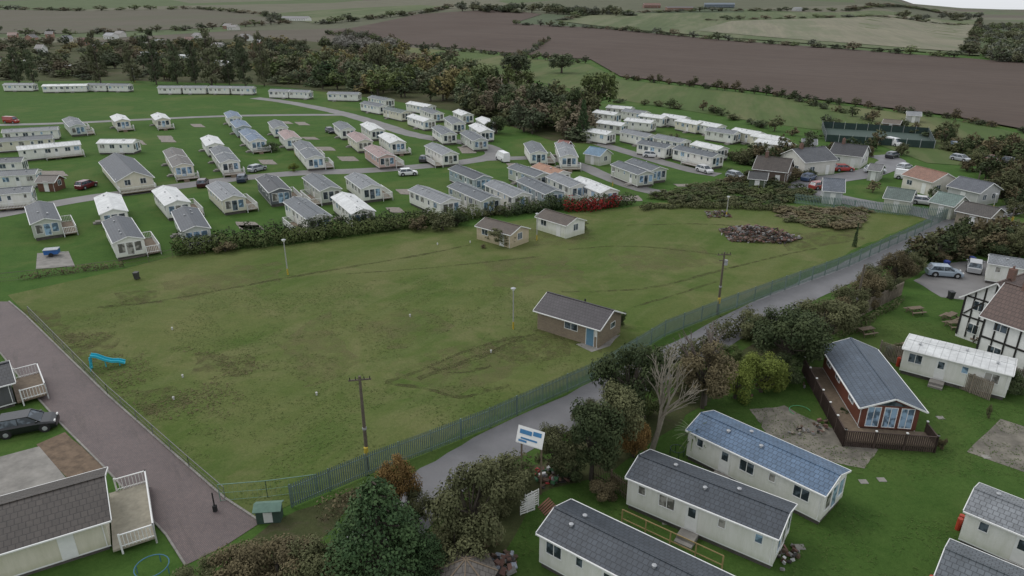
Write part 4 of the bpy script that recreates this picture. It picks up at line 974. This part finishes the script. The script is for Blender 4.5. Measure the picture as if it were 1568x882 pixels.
RC=[plain('rubble_brick',(.18,.10,.08),.9,.4),plain('rubble_grey',(.24,.23,.22),.9,.4),plain('rubble_dark',(.05,.045,.04),.9,.4),plain('rubble_brown',(.12,.08,.055),.9,.4)]
pile('rubble_pile',[(1100,352),(1140,348),(1200,358),(1228,366),(1200,374),(1120,371)],700,RC,(.15,.8),1.2)
pile('rubble_pile',[(1078,325),(1110,324),(1120,333),(1085,334)],90,RC,(.15,.6),.5)
pile('garden_debris',[(1262,645),(1330,640),(1250,668),(1190,665)],50,RC+[LT],(.1,.4),.2)
pile('garden_debris',[(820,720),(870,715),(875,738),(825,750)],70,RC+[plain('white_junk',(.6,.6,.6),.6),plain('green_junk',(.05,.15,.07),.6),plain('red_junk',(.3,.03,.03),.6)],(.2,.6),.7)
pile('garden_debris',[(750,860),(790,850),(785,882),(750,890)],50,RC+[plain('plastic_sheet',(.3,.33,.38),.3)],(.2,.7),.7)
pile('garden_debris',[(1190,850),(1215,835),(1225,850),(1195,880)],24,RC+[plain('white_junk',(.6,.6,.6),.6)],(.1,.4),.3)
pile('garden_debris',[(1150,575),(1290,570),(1280,600),(1140,610)],30,RC,(.1,.3),.1)
p=G(808,786); mb=MB()
for k,(a,o) in enumerate(((0,0),(.3,.5))):
    for i in range(7):
        mb.beam((-.6+o,.0+k*.25,.15+i*.2),(.6+o,.5*a+k*.25,.15+i*.2),.03,.1,WHITE)
    for x in (-.55,0,.55): mb.beam((x+o,.06+k*.25,0),(x+o,.06+k*.25,1.5),.07,.05,WHITE)
for i in range(5): mb.beam((.9,-.8+i*.22,.05),(2.0,-.5+i*.22,.3),.12,.03,plain('red_wood',(.2,.09,.06),.8))
mb.obj('wooden_pallet_stack',(p.x,p.y,0),.5)
p=G(414,795); mb=MB(); GS=plain('green_felt',(.12,.2,.16),.8); mb.box(-.8,.8,-.45,.45,0,1.1,plain('shed_green',(.05,.09,.07),.8)); mb.slab([(-.95,-.6,1.1),(.95,-.6,1.1),(.95,.0,1.4),(-.95,.0,1.4)],.05,GS); mb.slab([(.95,.6,1.1),(-.95,.6,1.1),(-.95,0,1.4),(.95,0,1.4)],.05,GS); mb.box(-.3,.3,-.47,-.45,.1,1.0,WHITE); mb.obj('storage_box',(p.x,p.y,0),.1)
p=G(715,915); mb=MB(); GZ=roofmat((.13,.115,.10))
for i in range(8):
    a=i*math.pi/4;b=(i+1)*math.pi/4; R=1.9
    mb.poly([(R*math.cos(a),R*math.sin(a),2.1),(R*math.cos(b),R*math.sin(b),2.1),(0,0,3.0)],GZ); mb.beam((1.7*math.cos(a),1.7*math.sin(a),0),(1.7*math.cos(a),1.7*math.sin(a),2.1),.1,.1,WOOD)
    mb.beam((1.7*math.cos(a),1.7*math.sin(a),.9),(1.7*math.cos(b),1.7*math.sin(b),.9),.05,.1,WOOD); mb.beam((R*math.cos(a),R*math.sin(a),2.12),(0,0,3.02),.08,.04,WOOD)
mb.cyl((0,0,2.95),(0,0,3.15),.1,.03,WOOD); mb.obj('garden_gazebo',(p.x,p.y,0))
def hoop(u,v,R,h,c,name,arc=20):
    p=G(u,v);mb=MB();n=20
    for i in range(arc):
        a=2*math.pi*i/n;b=2*math.pi*(i+1)/n; mb.cyl((R*math.cos(a),R*math.sin(a),h),(R*math.cos(b),R*math.sin(b),h),.035,.035,c,6)
        if i%5==0: mb.cyl((R*math.cos(a),R*math.sin(a),0),(R*math.cos(a),R*math.sin(a),h),.03,.03,c,6)
    mb.obj(name,(p.x,p.y,0))
hoop(235,878,1.0,.6,plain('blue_rim',(.04,.15,.24),.6),'trampoline_frame')
hoop(1036,700,.55,.8,plain('water_butt',(.02,.05,.03),.5),'water_butt')
hoop(1225,630,.9,.06,plain('green_hose',(.1,.35,.15),.5),'garden_hose',12)
def picnic(u,v,a):
    p=G(u,v);mb=MB()
    for i in range(5): mb.box(-.9,.9,-.36+i*.15,-.36+i*.15+.13,.72,.76,WOOD)
    for s in (-1,1):
        mb.box(-.9,.9,s*.75-.12,s*.75+.12,.42,.46,WOOD)
        for x in (-.65,.65): mb.beam((x,s*.6,0),(x,s*.2,.72),.05,.1,WOOD)
    for x in (-.65,.65): mb.beam((x,-.8,.4),(x,.8,.4),.05,.1,WOOD)
    mb.obj('picnic_table',(p.x,p.y,0),a)
for q in [(1325,512,.3),(1400,480,.2),(1454,490,.6),(1460,502,.1),(1385,537,.4),(1500,524,.9)]: picnic(*q)
def bin_(u,v,c):
    p=G(u,v);mb=MB(); m=plain('bin_plastic',c,.5); mb.slab([(-.3,-.35,1.0),(.3,-.35,1.0),(.3,.35,1.0),(-.3,.35,1.0)],.05,m)
    n=len(mb.v); mb.v+=[(-.22,-.25,.08),(.22,-.25,.08),(.22,.28,.08),(-.22,.28,.08),(-.28,-.33,.95),(.28,-.33,.95),(.28,.33,.95),(-.28,.33,.95)]
    for f in ((0,1,5,4),(1,2,6,5),(2,3,7,6),(3,0,4,7),(0,3,2,1)): mb.f.append(tuple(n+i for i in f)); mb.m.append(mb.mi(m))
    for s in (-1,1): mb.cyl((s*.2,.28,.1),(s*.27,.28,.1),.1,.1,DARK,8)
    mb.obj('wheelie_bin',(p.x,p.y,.03))
for q in [(1455,458,(.03,.03,.035)),(1487,404,(.03,.05,.2)),(1360,545,(.03,.1,.05)),(1528,806,(.4,.03,.03)),(1534,800,(.4,.03,.03)),(876,884,(.4,.03,.03)),(1448,410,(.03,.05,.25)),(300,360,(.3,.05,.04)),(210,428,(.05,.05,.05))]: bin_(*q)
mb=MB(); MK=plain('white_marker',(.55,.55,.52),.6)
for u,v in [(264,505),(628,485),(670,375),(720,372),(280,578),(266,612),(485,605),(752,540),(1105,360)]:
    p=G(u,v); mb.cyl(p,p+Vector((0,0,.28)),.09,.08,MK,8); mb.cyl(p+Vector((0,0,.28)),p+Vector((0,0,.34)),.12,.05,MK,8)
mb.obj('ground_marker_posts')

# ---------------- camera, light
cam=bpy.data.cameras.new('camera'); co=bpy.data.objects.new('camera',cam); col.objects.link(co); scene.camera=co
co.location=(0,0,CH); co.rotation_euler=(math.radians(90)-PITCH,0,0); cam.sensor_width=36; cam.lens=36*F/1568; cam.clip_end=30000; cam.clip_start=.5
w=bpy.data.worlds.new('World'); scene.world=w; w.use_nodes=True; nt=w.node_tree
sky=nt.nodes.new('ShaderNodeTexSky'); sky.sky_type='NISHITA'; sky.sun_disc=False; sky.sun_elevation=math.radians(50); sky.sun_rotation=math.radians(-60); sky.dust_density=1.5
hs=nt.nodes.new('ShaderNodeHueSaturation'); hs.inputs['Saturation'].default_value=.35
nt.links.new(sky.outputs[0],hs.inputs['Color'])
mx=nt.nodes.new('ShaderNodeMixRGB'); mx.inputs[0].default_value=.75; nt.links.new(hs.outputs[0],mx.inputs[1]); mx.inputs[2].default_value=(6.0,6.2,6.5,1)
bg=nt.nodes['Background']; nt.links.new(mx.outputs[0],bg.inputs[0]); bg.inputs[1].default_value=.15
sl=bpy.data.lights.new('sun','SUN'); so=bpy.data.objects.new('sun',sl); col.objects.link(so); sl.energy=.9; sl.angle=math.radians(25); sl.color=(1,.97,.93)
el=math.radians(50);az=math.radians(-60)
dirv=Vector((math.sin(az)*math.cos(el),math.cos(az)*math.cos(el),math.sin(el)))
so.rotation_euler=dirv.to_track_quat('Z','Y').to_euler()
scene.view_settings.view_transform='Standard'; scene.view_settings.look='None'; scene.view_settings.exposure=0
